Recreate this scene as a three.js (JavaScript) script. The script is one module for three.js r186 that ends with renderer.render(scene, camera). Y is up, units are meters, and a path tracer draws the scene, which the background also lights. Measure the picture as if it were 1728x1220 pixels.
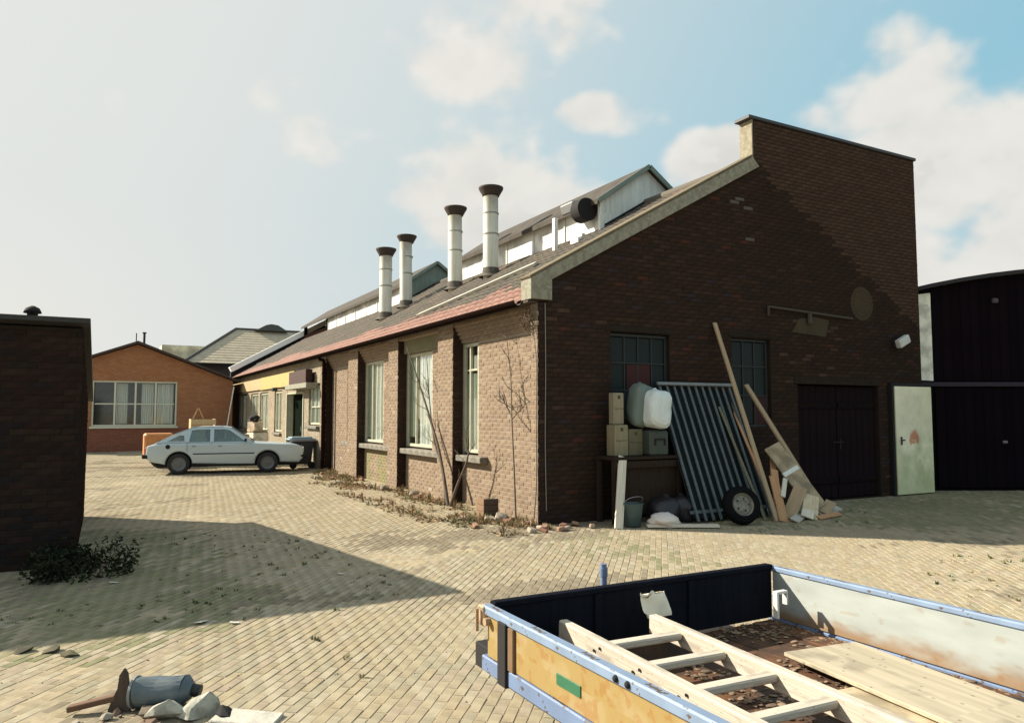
import * as THREE from 'three';
import { mergeGeometries, mergeVertices, toCreasedNormals } from 'three/addons/utils/BufferGeometryUtils.js';
import { TessellateModifier } from 'three/addons/modifiers/TessellateModifier.js';
import { ConvexGeometry } from 'three/addons/geometries/ConvexGeometry.js';

// ------------------------------------------------------------------ camera, sky, sun, exposure
const W = 1024, H = 722;
const scene = new THREE.Scene();
const camera = new THREE.PerspectiveCamera(51.77, W / H, 0.1, 1500);
const CAM = new THREE.Vector3(-5.482, 1.6, 9.251);
camera.position.copy(CAM);
{
  const yaw = 0.5004, pitch = 0.0691;
  camera.lookAt(CAM.x + Math.sin(yaw) * Math.cos(pitch), CAM.y + Math.sin(pitch), CAM.z - Math.cos(yaw) * Math.cos(pitch));
}
camera.updateMatrixWorld(true); camera.updateProjectionMatrix();
const renderer = new THREE.WebGLRenderer({ antialias: true });
renderer.setSize(W, H);
renderer.toneMapping = THREE.LinearToneMapping;
renderer.toneMappingExposure = 2.0;
renderer.shadowMap.enabled = true;
const SUN_EL = 31.8 * Math.PI / 180, SUN_DIR = new THREE.Vector3(-0.729 * Math.cos(SUN_EL), Math.sin(SUN_EL), -0.685 * Math.cos(SUN_EL)).normalize();
const sun = new THREE.DirectionalLight(new THREE.Color().setRGB(1, 0.91, 0.75), 5);
sun.name = 'sun_light';
sun.position.copy(SUN_DIR).multiplyScalar(60); sun.castShadow = true; sun.shadow.radius = 1.2;
Object.assign(sun.shadow.camera, { left: -30, right: 30, top: 30, bottom: -30, near: 1, far: 150 });
sun.shadow.mapSize.set(4096, 4096);
scene.add(sun, sun.target);

// ------------------------------------------------------------------ randomness and noise
function mulberry(a) { return () => { a |= 0; a = a + 0x6D2B79F5 | 0; let t = Math.imul(a ^ a >>> 15, 1 | a); t = t + Math.imul(t ^ t >>> 7, 61 | t) ^ t; return ((t ^ t >>> 14) >>> 0) / 4294967296; }; }
let rnd = mulberry(7);
const rr = (a, b) => a + (b - a) * rnd();
const clamp = (x, a = 0, b = 1) => Math.min(b, Math.max(a, x));
const sst = (a, b, x) => { const t = clamp((x - a) / (b - a)); return t * t * (3 - 2 * t); };
const mix = (a, b, t) => a + (b - a) * t;
function hash(x, y, s) { let h = Math.imul(x, 374761393) + Math.imul(y, 668265263) + Math.imul(s, 2246822519) | 0; h = Math.imul(h ^ h >>> 13, 1274126177); return ((h ^ h >>> 16) >>> 0) / 4294967296; }
function vnoise(x, y, per = 0, s = 1) {
  const ix = Math.floor(x), iy = Math.floor(y), fx = x - ix, fy = y - iy, u = fx * fx * (3 - 2 * fx), v = fy * fy * (3 - 2 * fy);
  const m = (i) => per ? ((i % per) + per) % per : i;
  const a = hash(m(ix), m(iy), s), b = hash(m(ix + 1), m(iy), s), c = hash(m(ix), m(iy + 1), s), d = hash(m(ix + 1), m(iy + 1), s);
  return mix(mix(a, b, u), mix(c, d, u), v);
}
function fbm(x, y, oct = 4, per = 0, s = 1) { let t = 0, a = 0.5, n = 0; for (let i = 0; i < oct; i++) { t += a * vnoise(x, y, per, s + i * 17); n += a; a *= 0.5; x *= 2; y *= 2; per *= 2; } return t / n; }

// ------------------------------------------------------------------ the sky: hazy towards the sun on the left, blue on the right, summer cumulus
{
  const w = 2048, h = 1024, data = new Float32Array(w * h * 4);
  const D = Math.PI / 180;
  // azimuth, elevation, half width, half height (degrees), weight
  const clouds = [[57, 21.5, 6.2, 3.6, 1], [61, 16, 7.5, 5.5, 1.1], [52.5, 21, 3, 2, .7], [68, 12, 9, 8, 1.1], [36.4, 22, 3.6, 2.1, .95], [40.5, 21.6, 2.2, 1.4, .5], [28, 15.8, 9.5, 4.8, 1.05], [33, 18.6, 3.5, 2, .8], [44.6, 18.5, 4.2, 2.6, 1],
    [25, 26, 6.5, 3.6, .7], [34, 27.5, 4, 2.6, .72], [29.5, 29.5, 11, 2.4, .66], [18, 20, 9, 3, .4], [8, 22, 5, 2.6, .42], [50, 10, 16, 5, .75], [96, 24, 14, 6, 1], [128, 34, 12, 6, .9], [170, 22, 18, 7, 1], [-150, 30, 14, 7, 1], [-110, 18, 16, 6, .9], [-60, 40, 16, 8, .8], [60, 52, 14, 9, .7], [140, 58, 18, 9, .7], [20, 48, 12, 6, .5]];
  const sd = SUN_DIR;
  for (let j = 0; j < h; j++) {
    const up = ((j + .5) / h - .5) * Math.PI, y = Math.sin(up), el = up / D;
    for (let i = 0; i < w; i++) {
      const ro = ((i + .5) / w - .5) * 2 * Math.PI, x = Math.cos(ro) * Math.cos(up), z = Math.sin(ro) * Math.cos(up), o = (j * w + i) * 4;
      const az = Math.atan2(x, -z) / D;
      let c = [0.3, 0.3, 0.27];
      if (el > -1) {
        const cs = x * sd.x + y * sd.y + z * sd.z, e = Math.max(el, 0);
        const ang = Math.acos(clamp(cs, -1, 1)) / D;
        const haze = clamp(Math.max(1.0 * (1 - sst(42, 108, ang)), 0.95 * Math.exp(-e / 11)));
        const deep = sst(14, 75, e);
        const blue = [mix(.165, .135, deep), mix(.37, .25, deep), mix(.47, .36, deep)], hw = sst(16, 2, e) * haze, hz = [mix(.49, .545, hw), mix(.51, .535, hw), mix(.50, .50, hw)];
        c = blue.map((b, k) => mix(b, hz[k], haze));
        const glow = .34 * Math.exp(-ang / 16);
        c = c.map((v, k) => v + glow * [1, .95, .84][k]);
        let dn = 0;
        for (const [ca, ce, ra, re, wt] of clouds) {
          let da = az - ca; if (da > 180) da -= 360; if (da < -180) da += 360;
          if (Math.abs(da) > ra * 2.2 || Math.abs(el - ce) > re * 2.4) continue;
          const q = (da / ra) ** 2 + ((el - ce) / (el < ce ? re * .8 : re)) ** 2;
          dn = Math.max(dn, wt * (1.15 - q * .62));
        }
        if (el > 0) {
          const nx = az * .16, ny = el * .22;
          const n = fbm(nx + 3, ny + 9, 6, 0, 5) - .5, n2 = fbm(nx * 3.1 + 40, ny * 3.1, 4, 0, 9) - .5;
          const d = dn + n * 1.5 + n2 * .5 - .33;
          const a = .95 * sst(.02, .5, d);
          const wisp = .3 * sst(.54, .78, fbm(az * .05 + 8, el * .13 + 2, 5, 0, 31)) * sst(2, 10, el);
          const shade = 1 - .1 * sst(.5, 1.1, d) * (n2 < 0 ? 1 : .4) + .16 * n2;
          const cc = [.555 * shade, .54 * shade, .505 * shade];
          c = c.map((v, k) => mix(mix(v, .51, wisp * (1 - haze * .5)), Math.max(cc[k], v * .9), a));
        }
      }
      data[o] = c[0] * .735; data[o + 1] = c[1] * .735; data[o + 2] = c[2] * .735; data[o + 3] = 1;
    }
  }
  const t = new THREE.DataTexture(data, w, h, THREE.RGBAFormat, THREE.FloatType);
  t.mapping = THREE.EquirectangularReflectionMapping; t.magFilter = THREE.LinearFilter; t.minFilter = THREE.LinearFilter; t.needsUpdate = true;
  scene.background = t; scene.environment = t;
}

// ------------------------------------------------------------------ textures and materials
function tex(size, fn, h = size) {
  const d = new Uint8Array(size * h * 4);
  for (let j = 0; j < h; j++) for (let i = 0; i < size; i++) {
    const v = fn(i / size, j / h), o = (j * size + i) * 4, a = Array.isArray(v) ? v : [v, v, v];
    for (let k = 0; k < 3; k++) d[o + k] = clamp(a[k]) * 255; d[o + 3] = 255;
  }
  const t = new THREE.DataTexture(d, size, h); t.wrapS = t.wrapT = THREE.RepeatWrapping; t.magFilter = THREE.LinearFilter; t.minFilter = THREE.LinearMipmapLinearFilter; t.needsUpdate = true; return t;
}
const rep = (t, x, y = x) => { const c = t.clone(); c.repeat.set(x, y); c.needsUpdate = true; return c; };
const T = {
  grain: tex(256, (u, v) => .55 + .45 * clamp(.15 + fbm(u * 8, v * 8, 5, 8, 3) * .75 + (hash(u * 256 | 0, v * 256 | 0, 4) - .5) * .35)),
  blotch: tex(256, (u, v) => .55 + .5 * sst(.25, .75, fbm(u * 4, v * 4, 5, 4, 21))),
  wood: tex(256, (u, v) => { const g = fbm(u * 32, v * 2, 4, 0, 6); return .55 + .45 * clamp(g * .7 + fbm(u * 5, v * 3, 3, 0, 8) * .5); }),
  streak: tex(256, (u, v) => .6 + .4 * clamp(fbm(u * 24, v * 2, 4, 0, 15) * .8 + fbm(u * 4, v * 4, 4, 4, 16) * .4)),
  rust: tex(256, (u, v) => { const a = fbm(u * 6, v * 6, 5, 6, 41), b = fbm(u * 14, v * 14, 4, 14, 43), k = sst(.4, .62, a); return [mix(.30, .55, k) * (.6 + .6 * b), mix(.22, .36, k) * (.6 + .6 * b), mix(.16, .20, k) * (.6 + .6 * b)]; }),
  panel: tex(512, (u, v) => { const a = fbm(u * 9, v * 3, 5, 0, 51), b = fbm(u * 26, v * 8, 4, 0, 53), k = sst(.45, .7, a), o = sst(.5, .68, b); return [mix(.70, .76, k) * mix(1, .93, o), mix(.52, .60, k) * mix(1, .76, o), mix(.22, .34, k) * mix(1, .6, o)]; }),
  inner: tex(512, (u, v) => { const lo = sst(.42, .0, v + (fbm(u * 14, v * 5, 4, 0, 61) - .5) * .38), a = fbm(u * 8, v * 4, 5, 0, 63); const s = sst(.60, .8, fbm(u * 22, v * 8, 4, 0, 64)) * .3; const r = clamp(lo * .95 + s); return [mix(.345, .26, r) * (.8 + .35 * a), mix(.375, .165, r) * (.8 + .35 * a), mix(.36, .09, r) * (.8 + .35 * a)]; }),
  door: tex(256, (u, v) => { // whitish paint gone green at the foot, a smear of red paint
    const n = fbm(u * 5, v * 9, 5, 0, 71), n2 = fbm(u * 12, v * 20, 4, 0, 73);
    const g = clamp(sst(.62, .1, v + (n - .5) * .5) * .8 + .3 * sst(.3, .9, u * n2 * 2)); let c = [mix(.86, .56, g), mix(.84, .59, g), mix(.72, .38, g)];
    const q = ((u - .47) / .13) ** 2 + ((v - .52 - (n2 - .5) * .12) / .075) ** 2, r = sst(1.3, .4, q + (n2 - .5) * 1.6) * .85;
    c = [mix(c[0], .55, r), mix(c[1], .17, r), mix(c[2], .08, r)]; return c.map((x) => x * (.82 + .3 * n));
  }, 512),
  lichen: tex(256, (u, v) => { const a = sst(.42, .62, fbm(u * 8, v * 8, 5, 8, 81)), b = fbm(u * 20, v * 20, 3, 20, 83); return [mix(.42, .52, a) * (.72 + .45 * b), mix(.40, .51, a) * (.72 + .45 * b), mix(.32, .42, a) * (.72 + .45 * b)]; }),
  wear: tex(512, (u, v) => { const a = fbm(u * 10, v * 10, 6, 10, 121), b = fbm(u * 30, v * 30, 3, 30, 123), k = sst(.64, .70, a + (b - .5) * .25), w = .75 + .4 * fbm(u * 4, v * 4, 3, 4, 124); return [mix(.80 * w, .42, k), mix(.84 * w, .24, k), mix(.92 * w, .14, k)]; }),
  grime: tex(512, (u, v) => { const g = fbm(u * 40, v * 3, 4, 0, 131), a = fbm(u * 5, v * 9, 5, 0, 133), k = sst(.55, .78, a) * .3, d = hash(u * 90 | 0, v * 90 | 0, 7) > .992 ? .55 : 1; const w = (.62 + .42 * g) * (1 - k) * d; return [w, w * .97, w * .92]; }),
  flue: tex(256, (u, v) => { const st = fbm(u * 30, v * 2.2, 4, 0, 141), a = sst(.58, .8, st) * .5, b = sst(.72, .98, v + (fbm(u * 8, v * 6, 3, 8, 143) - .5) * .3) * .6, c = sst(.16, .0, v + (fbm(u * 9, v * 5, 3, 9, 144) - .5) * .2) * .6; const w = .88 + .2 * fbm(u * 6, v * 9, 4, 6, 145); return [mix(mix(w, .62, Math.max(a, c)), .34, b), mix(mix(w, .46, Math.max(a, c)), .29, b), mix(mix(w * .97, .30, Math.max(a, c)), .24, b)]; }),
  cloth: tex(128, (u, v) => .8 + .2 * Math.sin(u * 6.283 * 6 + Math.sin(v * 6) * .6)),
  soil: tex(512, (u, v) => { const a = fbm(u * 7, v * 7, 6, 7, 91), b = fbm(u * 40, v * 40, 3, 40, 93); return [(.55 + .5 * a) * (.75 + .35 * b), (.55 + .45 * a) * (.75 + .35 * b), (.55 + .38 * a) * (.75 + .35 * b)]; }),
};
const col = (r, g, b) => new THREE.Color().setRGB(r, g, b);
const M = {};
function mat(r, g, b, o = {}) {
  const m = new THREE.MeshStandardMaterial({ color: col(r, g, b), roughness: o.rough ?? .9, metalness: o.metal ?? 0 });
  if (o.map) m.map = rep(o.map, o.rep ?? 2, o.repv ?? o.rep ?? 2);
  if (o.bump) { m.bumpMap = rep(o.bumpMap ?? o.map ?? T.grain, o.brep ?? o.rep ?? 2, o.brepv ?? o.repv ?? o.brep ?? o.rep ?? 2); m.bumpScale = o.bump; }
  if (o.side) m.side = THREE.DoubleSide;
  return m;
}
const dull = (r, g, b) => new THREE.MeshLambertMaterial({ color: col(r, g, b), map: rep(T.streak, 2, 1) });
const grainy = (r, g, b, o = {}) => mat(r, g, b, { map: T.grain, rep: 3, bump: .002, ...o });
M.mortar = grainy(.36, .30, .235, { rep: 5 });
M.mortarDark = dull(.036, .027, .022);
M.cream = grainy(.42, .37, .28, { map: T.blotch, rep: .8 });
M.concrete = mat(.55, .54, .51, { map: T.lichen, rep: 1.6, bump: .004 });
M.sill = grainy(.20, .185, .15, { map: T.blotch, rep: 3, bump: .004 });
M.frame = grainy(.48, .48, .36, { rough: .6, map: T.streak });
M.frameGreen = grainy(.26, .27, .16, { rough: .6 });
M.frameDark = grainy(.016, .02, .02, { rough: .6 });
M.glass = new THREE.MeshPhysicalMaterial({ color: col(.94, .96, .95), transmission: 1, thickness: 0, roughness: .06, ior: 1.5 });
M.glassGrimy = new THREE.MeshPhysicalMaterial({ color: col(.018, .027, .027), roughness: .4, ior: 1.5, specularIntensity: .25, transmission: .2, thickness: 0 });
M.curtain = mat(.82, .82, .74, { map: T.cloth, rep: 2.2, repv: .7, side: true });
M.curtainGrey = mat(.45, .48, .40, { map: T.cloth, rep: 2, repv: .8, side: true });
M.dark = grainy(.012, .011, .011);
M.black = grainy(.012, .010, .011, { rough: .9 });
M.gutter = dull(.016, .010, .008);
M.flue = mat(.66, .66, .60, { map: T.flue, rep: 1, rough: .7 });
M.flueCap = grainy(.05, .036, .028, { rough: .8 });
M.sheet = mat(.82, .85, .80, { map: T.streak, rep: .7, rough: .6 });
M.whiteSheet = mat(.80, .80, .76, { map: T.blotch, rep: .5, rough: .5 });
M.greenSheet = mat(.20, .25, .215, { map: T.streak, rep: .9, rough: .7 });
M.roofFelt = grainy(.11, .095, .075, { map: T.blotch, rep: 1.5 });
M.rust = mat(1, 1, 1, { map: T.rust, rep: 3, bump: .002 });
M.steel = grainy(.30, .31, .32, { rough: .45, metal: .6 });
M.rubber = grainy(.022, .022, .024, { rough: .85 });
M.timber = mat(.46, .33, .20, { map: T.wood, rep: 5, repv: 1, bump: .0015 });
M.timberPale = mat(.80, .72, .58, { map: T.wood, rep: 6, repv: 1, bump: .0015 });
M.timberGrey = mat(.56, .53, .45, { map: T.wood, rep: 5, repv: 1, bump: .002 });
M.timberDark = mat(.085, .06, .045, { map: T.wood, rep: 5, repv: 1, bump: .002 });
M.benchWood = new THREE.MeshLambertMaterial({ color: col(.045, .032, .025), map: rep(T.wood, 5, 1) });
M.timberOrange = mat(.56, .30, .15, { map: T.wood, rep: 5, repv: 1, bump: .0015 });
M.card = mat(.42, .32, .2, { map: T.blotch, rep: 2, bump: .001 });
M.ply = mat(.47, .42, .32, { map: T.grime, rep: 1.1, repv: .9, bump: .0008 });

// ------------------------------------------------------------------ geometry helpers
const V = (x, y, z) => new THREE.Vector3(x, y, z);
function boxUV(g) { // uv in metres, from the dominant axis of each face
  if (g.index) g = g.toNonIndexed();
  const p = g.attributes.position, n = p.count, uv = new Float32Array(n * 2), a = V(), b = V(), c = V();
  for (let i = 0; i < n; i += 3) {
    a.fromBufferAttribute(p, i); b.fromBufferAttribute(p, i + 1); c.fromBufferAttribute(p, i + 2);
    const nn = b.clone().sub(a).cross(c.clone().sub(a)), ax = Math.abs(nn.x), ay = Math.abs(nn.y), az = Math.abs(nn.z);
    [a, b, c].forEach((q, k) => { const o = (i + k) * 2; if (ax >= ay && ax >= az) { uv[o] = q.z; uv[o + 1] = q.y; } else if (ay >= az) { uv[o] = q.x; uv[o + 1] = q.z; } else { uv[o] = q.x; uv[o + 1] = q.y; } });
  }
  g.setAttribute('uv', new THREE.BufferAttribute(uv, 2));
  for (const k of Object.keys(g.attributes)) if (!['position', 'normal', 'uv'].includes(k)) g.deleteAttribute(k);
  return g;
}
const boxCache = new Map();
function cbox(w, h, d, c = .006) { // a box with chamfered edges, centred
  c = Math.min(c, w * .3, h * .3, d * .3);
  const key = [w, h, d, c].map((x) => x.toFixed(4)).join();
  if (!boxCache.has(key)) {
    const P = [], x = w / 2, y = h / 2, z = d / 2;
    for (const sx of [-1, 1]) for (const sy of [-1, 1]) for (const sz of [-1, 1]) P.push(V(sx * (x - c), sy * (y - c), sz * z), V(sx * (x - c), sy * y, sz * (z - c)), V(sx * x, sy * (y - c), sz * (z - c)));
    boxCache.set(key, boxUV(new ConvexGeometry(P)));
  }
  return boxCache.get(key).clone();
}
const at = (g, x, y, z, ry = 0, rx = 0, rz = 0) => g.applyMatrix4(new THREE.Matrix4().compose(V(x, y, z), new THREE.Quaternion().setFromEuler(new THREE.Euler(rx, ry, rz, 'YXZ')), V(1, 1, 1)));
const bx = (x0, x1, y0, y1, z0, z1, c = .006) => cbox(x1 - x0, y1 - y0, z1 - z0, c).translate((x0 + x1) / 2, (y0 + y1) / 2, (z0 + z1) / 2);
function bar(a, b, w, d, up = V(0, 1, 0), c = .004) { // a plank from a to b; w across, d along up
  const dir = b.clone().sub(a), L = dir.length(); dir.normalize();
  const s = dir.clone().cross(up).normalize(), u = s.clone().cross(dir).normalize();
  return cbox(w, L, d, c).applyMatrix4(new THREE.Matrix4().makeBasis(s, dir, u).setPosition(a.clone().add(b).multiplyScalar(.5)));
}
function rod(a, b, r0, r1 = r0, seg = 10) {
  const dir = b.clone().sub(a), L = dir.length();
  const g = new THREE.CylinderGeometry(r1, r0, L, seg).toNonIndexed();
  return g.applyMatrix4(new THREE.Matrix4().compose(a.clone().add(b).multiplyScalar(.5), new THREE.Quaternion().setFromUnitVectors(V(0, 1, 0), dir.normalize()), V(1, 1, 1)));
}
function tube(pts, r, seg = 16, rs = 7) { return new THREE.TubeGeometry(new THREE.CatmullRomCurve3(pts), seg, r, rs).toNonIndexed(); }
function merge(list) { return mergeGeometries(list.map((g) => { g = g.index ? g.toNonIndexed() : g; for (const k of Object.keys(g.attributes)) if (!['position', 'normal', 'uv'].includes(k)) g.deleteAttribute(k); return g; })); }
function prism(pts, d, bevel = 0) { // polygon in xy, thickness d towards +z
  const s = new THREE.Shape(pts.map((p) => new THREE.Vector2(p[0], p[1])));
  return boxUV(new THREE.ExtrudeGeometry(s, { depth: d - bevel * 2, bevelEnabled: bevel > 0, bevelThickness: bevel, bevelSize: bevel, bevelOffset: -bevel, bevelSegments: 2, curveSegments: 10 }).translate(0, 0, bevel));
}
function quad(a, b, c, d) {
  const g = new THREE.BufferGeometry(); g.setAttribute('position', new THREE.Float32BufferAttribute([a, b, c, a, c, d].flatMap((p) => [p.x, p.y, p.z]), 3)); g.computeVertexNormals(); return boxUV(g);
}
function lathe(pts, seg = 24) { return new THREE.LatheGeometry(pts.map((p) => new THREE.Vector2(p[0], p[1])), seg).toNonIndexed(); }
function lump(r, seed, squash = .7, amp = .5, detail = 2) { // an irregular rounded lump
  const g = mergeVertices(new THREE.IcosahedronGeometry(r, detail).deleteAttribute('normal').deleteAttribute('uv')), p = g.attributes.position, v = V();
  for (let i = 0; i < p.count; i++) { v.fromBufferAttribute(p, i); const q = v.clone().normalize(); const n = fbm(q.x * 1.7 + seed * 5.1 + 9, q.y * 1.7 + q.z * 1.3 + seed, 3, 0, seed) - .5; v.multiplyScalar(1 + n * amp); v.y *= squash; p.setXYZ(i, v.x, v.y, v.z); }
  g.computeVertexNormals(); return boxUV(g);
}

function rock(r, seed, squash = .7, n = 15) { // an angular broken stone
  const q = mulberry(seed * 977 + 3), P = []; for (let i = 0; i < n; i++) { const z = q() * 2 - 1, a = q() * 6.283, k = Math.sqrt(1 - z * z), l = r * (.72 + .5 * q()); P.push(V(Math.cos(a) * k * l * 1.15, z * l * squash, Math.sin(a) * k * l)); }
  const g = new TessellateModifier(r * .35, 4).modify(boxUV(new ConvexGeometry(P))), p = g.attributes.position;
  for (let i = 0; i < p.count; i++) { const x = p.getX(i), y = p.getY(i), z = p.getZ(i), f = 1 + .22 * (fbm(x / r * 2.2 + 30 + seed, y / r * 2.2 + z / r * 1.7 + 30, 4, 0, seed) - .5); p.setXYZ(i, x * f, y * f, z * f); }
  g.computeVertexNormals(); return toCreasedNormals(g, .5);
}

// ------------------------------------------------------------------ scene bookkeeping
const taken = {};
function numbered(n) { taken[n] = (taken[n] ?? -1) + 1; return taken[n] ? n + '_' + String(taken[n]).padStart(3, '0') : n; }
const worldly = new Set();
function shade(o) { o.castShadow = o.receiveShadow = true; return o; }
function thing(name, label, category, pos = V(0, 0, 0), o = {}) { // children are given in world coordinates unless o.local
  const g = new THREE.Group(); g.name = numbered(name); g.position.copy(pos); if (o.turn) g.rotation.y = o.turn;
  g.userData = { label, category }; if (o.group) g.userData.group = o.group; if (!o.local) worldly.add(g);
  scene.add(g); return g;
}
function part(parent, name, geo, m, label) {
  const o = shade(new THREE.Mesh(geo, m)); o.name = name; if (label) o.userData.label = label;
  if (worldly.has(parent)) geo.translate(-parent.position.x, -parent.position.y, -parent.position.z);
  parent.add(o); return o;
}
function sub(parent, name, geo, m) { // sub-part of a mesh that hangs in a worldly thing
  const o = shade(new THREE.Mesh(geo, m)); o.name = name; const t = parent.parent; if (worldly.has(t)) geo.translate(-t.position.x, -t.position.y, -t.position.z); parent.add(o); return o;
}
function solo(name, label, category, geo, m, o = {}) {
  const c = o.at ?? V(0, 0, 0); const s = shade(new THREE.Mesh(geo.translate(-c.x, -c.y, -c.z), m)); s.name = numbered(name); s.position.copy(c); s.userData = { label, category };
  if (o.group) s.userData.group = o.group; if (o.kind) { s.userData.kind = o.kind; if (o.kind === 'structure') delete s.userData.category; }
  scene.add(s); return s;
}
const vp = new THREE.Matrix4().multiplyMatrices(camera.projectionMatrix, camera.matrixWorldInverse);
function seen(p, n) { // how large a small face at p facing n is in the photograph's view, zero outside the frame
  const q = p.clone().applyMatrix4(vp), d = CAM.clone().sub(p), L = d.length();
  if (d.dot(camera.getWorldDirection(V())) > 0 || Math.abs(q.x) > 1 || Math.abs(q.y) > 1) return 0;
  return Math.max(0, n.dot(d) / L) / (L * L);
}
// Pieces (bricks, tiles, pavers): { m: Matrix4, p, n, c: palette index, s: size }. The 300 that show largest become parts, the others one instanced part.
function pieces(parent, list, name, fieldName, geo, palette, mk, limit = 300, skip = () => false) {
  for (const q of list) q.k = skip(q) ? 0 : seen(q.p, q.n) * q.s;
  const order = list.filter((q) => q.k > 0).sort((a, b) => b.k - a.k).slice(0, limit), big = new Set(order);
  const mats = palette.map((c) => mk(c)), off = new THREE.Matrix4().makeTranslation(-parent.position.x, -parent.position.y, -parent.position.z);
  for (const q of order) { const o = shade(new THREE.Mesh(geo, mats[q.c])); o.name = name; o.applyMatrix4(off.clone().multiply(q.m)); parent.add(o); }
  const rest = list.filter((q) => !big.has(q));
  if (rest.length) {
    const im = shade(new THREE.InstancedMesh(geo, mk([1, 1, 1]), rest.length)); im.name = fieldName; im.userData.kind = 'stuff';
    const c = new THREE.Color();
    rest.forEach((q, i) => { im.setMatrixAt(i, off.clone().multiply(q.m)); im.setColorAt(i, c.setRGB(...palette[q.c])); });
    parent.add(im);
  }
}
// one brick: unit length and height, its face at z = 0 with worn edges
function faceBlock(depth, c, cx = c) {
  const g = new THREE.BufferGeometry(), P = [], add = (...q) => { for (const t of [[0, 1, 2], [0, 2, 3]]) for (const i of t) P.push(...q[i]); };
  const a = .5, f = [[-a + cx, -a + c, 0], [a - cx, -a + c, 0], [a - cx, a - c, 0], [-a + cx, a - c, 0]], e = [[-a, -a, -depth * .25], [a, -a, -depth * .25], [a, a, -depth * .25], [-a, a, -depth * .25]], b = [[-a, -a, -depth], [a, -a, -depth], [a, a, -depth], [-a, a, -depth]];
  add(...f); for (let i = 0; i < 4; i++) { const j = (i + 1) % 4; add(e[i], e[j], f[j], f[i]); add(b[i], b[j], e[j], e[i]); }
  g.setAttribute('position', new THREE.Float32BufferAttribute(P, 3)); g.computeVertexNormals();
  const uv = []; for (let i = 0; i < P.length; i += 3) uv.push(P[i] * .21 + .3, P[i + 1] * .06 + .2); g.setAttribute('uv', new THREE.Float32BufferAttribute(uv, 2)); return g;
}
const brickGeo = faceBlock(.02, .06, .02);
const brickMat = (c) => { const m = new THREE.MeshLambertMaterial({ color: col(...c), map: rep(T.grain, 2.3), bumpMap: rep(T.grain, 3) }); m.bumpScale = .004; return m; };
// Lays courses on a plane: O origin, U along, N outward; spans(vLow, vHigh) gives the free stretches of a course.
function lay(list, O, U, N, v0, v1, spans, pick, course = .0685, module = .226) {
  const Y = V(0, 1, 0), n = Math.floor((v1 - v0) / course + 1e-6);
  for (let k = 0; k < n; k++) {
    const lo = v0 + k * course, v = lo + course / 2, sh = (k % 2) * module / 2 + (k * 37 % 5) * .007;
    for (const [a, b] of spans(lo, lo + course)) {
      if (b - a < .03) continue;
      let u = Math.floor((a - sh) / module) * module + sh;
      for (; u < b; u += module) {
        const s = Math.max(u, a), e = Math.min(u + module, b), L = e - s - .009; if (L < .025) continue;
        const c = (s + e) / 2, p = O.clone().addScaledVector(U, c).addScaledVector(Y, v).addScaledVector(N, rr(-.003, .002));
        const m = new THREE.Matrix4().makeBasis(U.clone().multiplyScalar(L), Y.clone().multiplyScalar(course - .0095 + rr(-.001, .001)), N).setPosition(p);
        if (rnd() < .35) m.multiply(new THREE.Matrix4().makeRotationZ(0));
        list.push({ m, p, n: N, c: pick(c, v), s: L });
      }
    }
  }
}
function cut(spanList, holes) { // spans minus [a, b] intervals
  let s = spanList; for (const [a, b] of holes) s = s.flatMap(([x, y]) => (b <= x || a >= y) ? [[x, y]] : [[x, Math.min(y, a)], [Math.max(x, b), y]].filter(([p, q]) => q - p > .01)); return s;
}
const rowCut = (spanList, holes, lo, hi) => cut(spanList, holes.filter((h) => hi > h[2] + .02 && lo < h[3] - .02).map((h) => [h[0], h[1]]));
// a wall slab with openings: polygon and holes in (u, v), front plane at N = -0.006
function slab(O, U, N, poly, holes, depth) {
  const s = new THREE.Shape(poly.map((p) => new THREE.Vector2(...p)));
  for (const [a, b, c, d] of holes) s.holes.push(new THREE.Path([[a, Math.max(c, .02)], [a, d], [b, d], [b, Math.max(c, .02)]].map((p) => new THREE.Vector2(...p))));
  const g = new THREE.ExtrudeGeometry(s, { depth, bevelEnabled: false }).translate(0, 0, -depth - .006);
  return boxUV(g.applyMatrix4(new THREE.Matrix4().makeBasis(U, V(0, 1, 0), N).setPosition(O)));
}
const UX = V(1, 0, 0), NZ = V(0, 0, 1), UZ = V(0, 0, 1), NX = V(-1, 0, 0);

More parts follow.
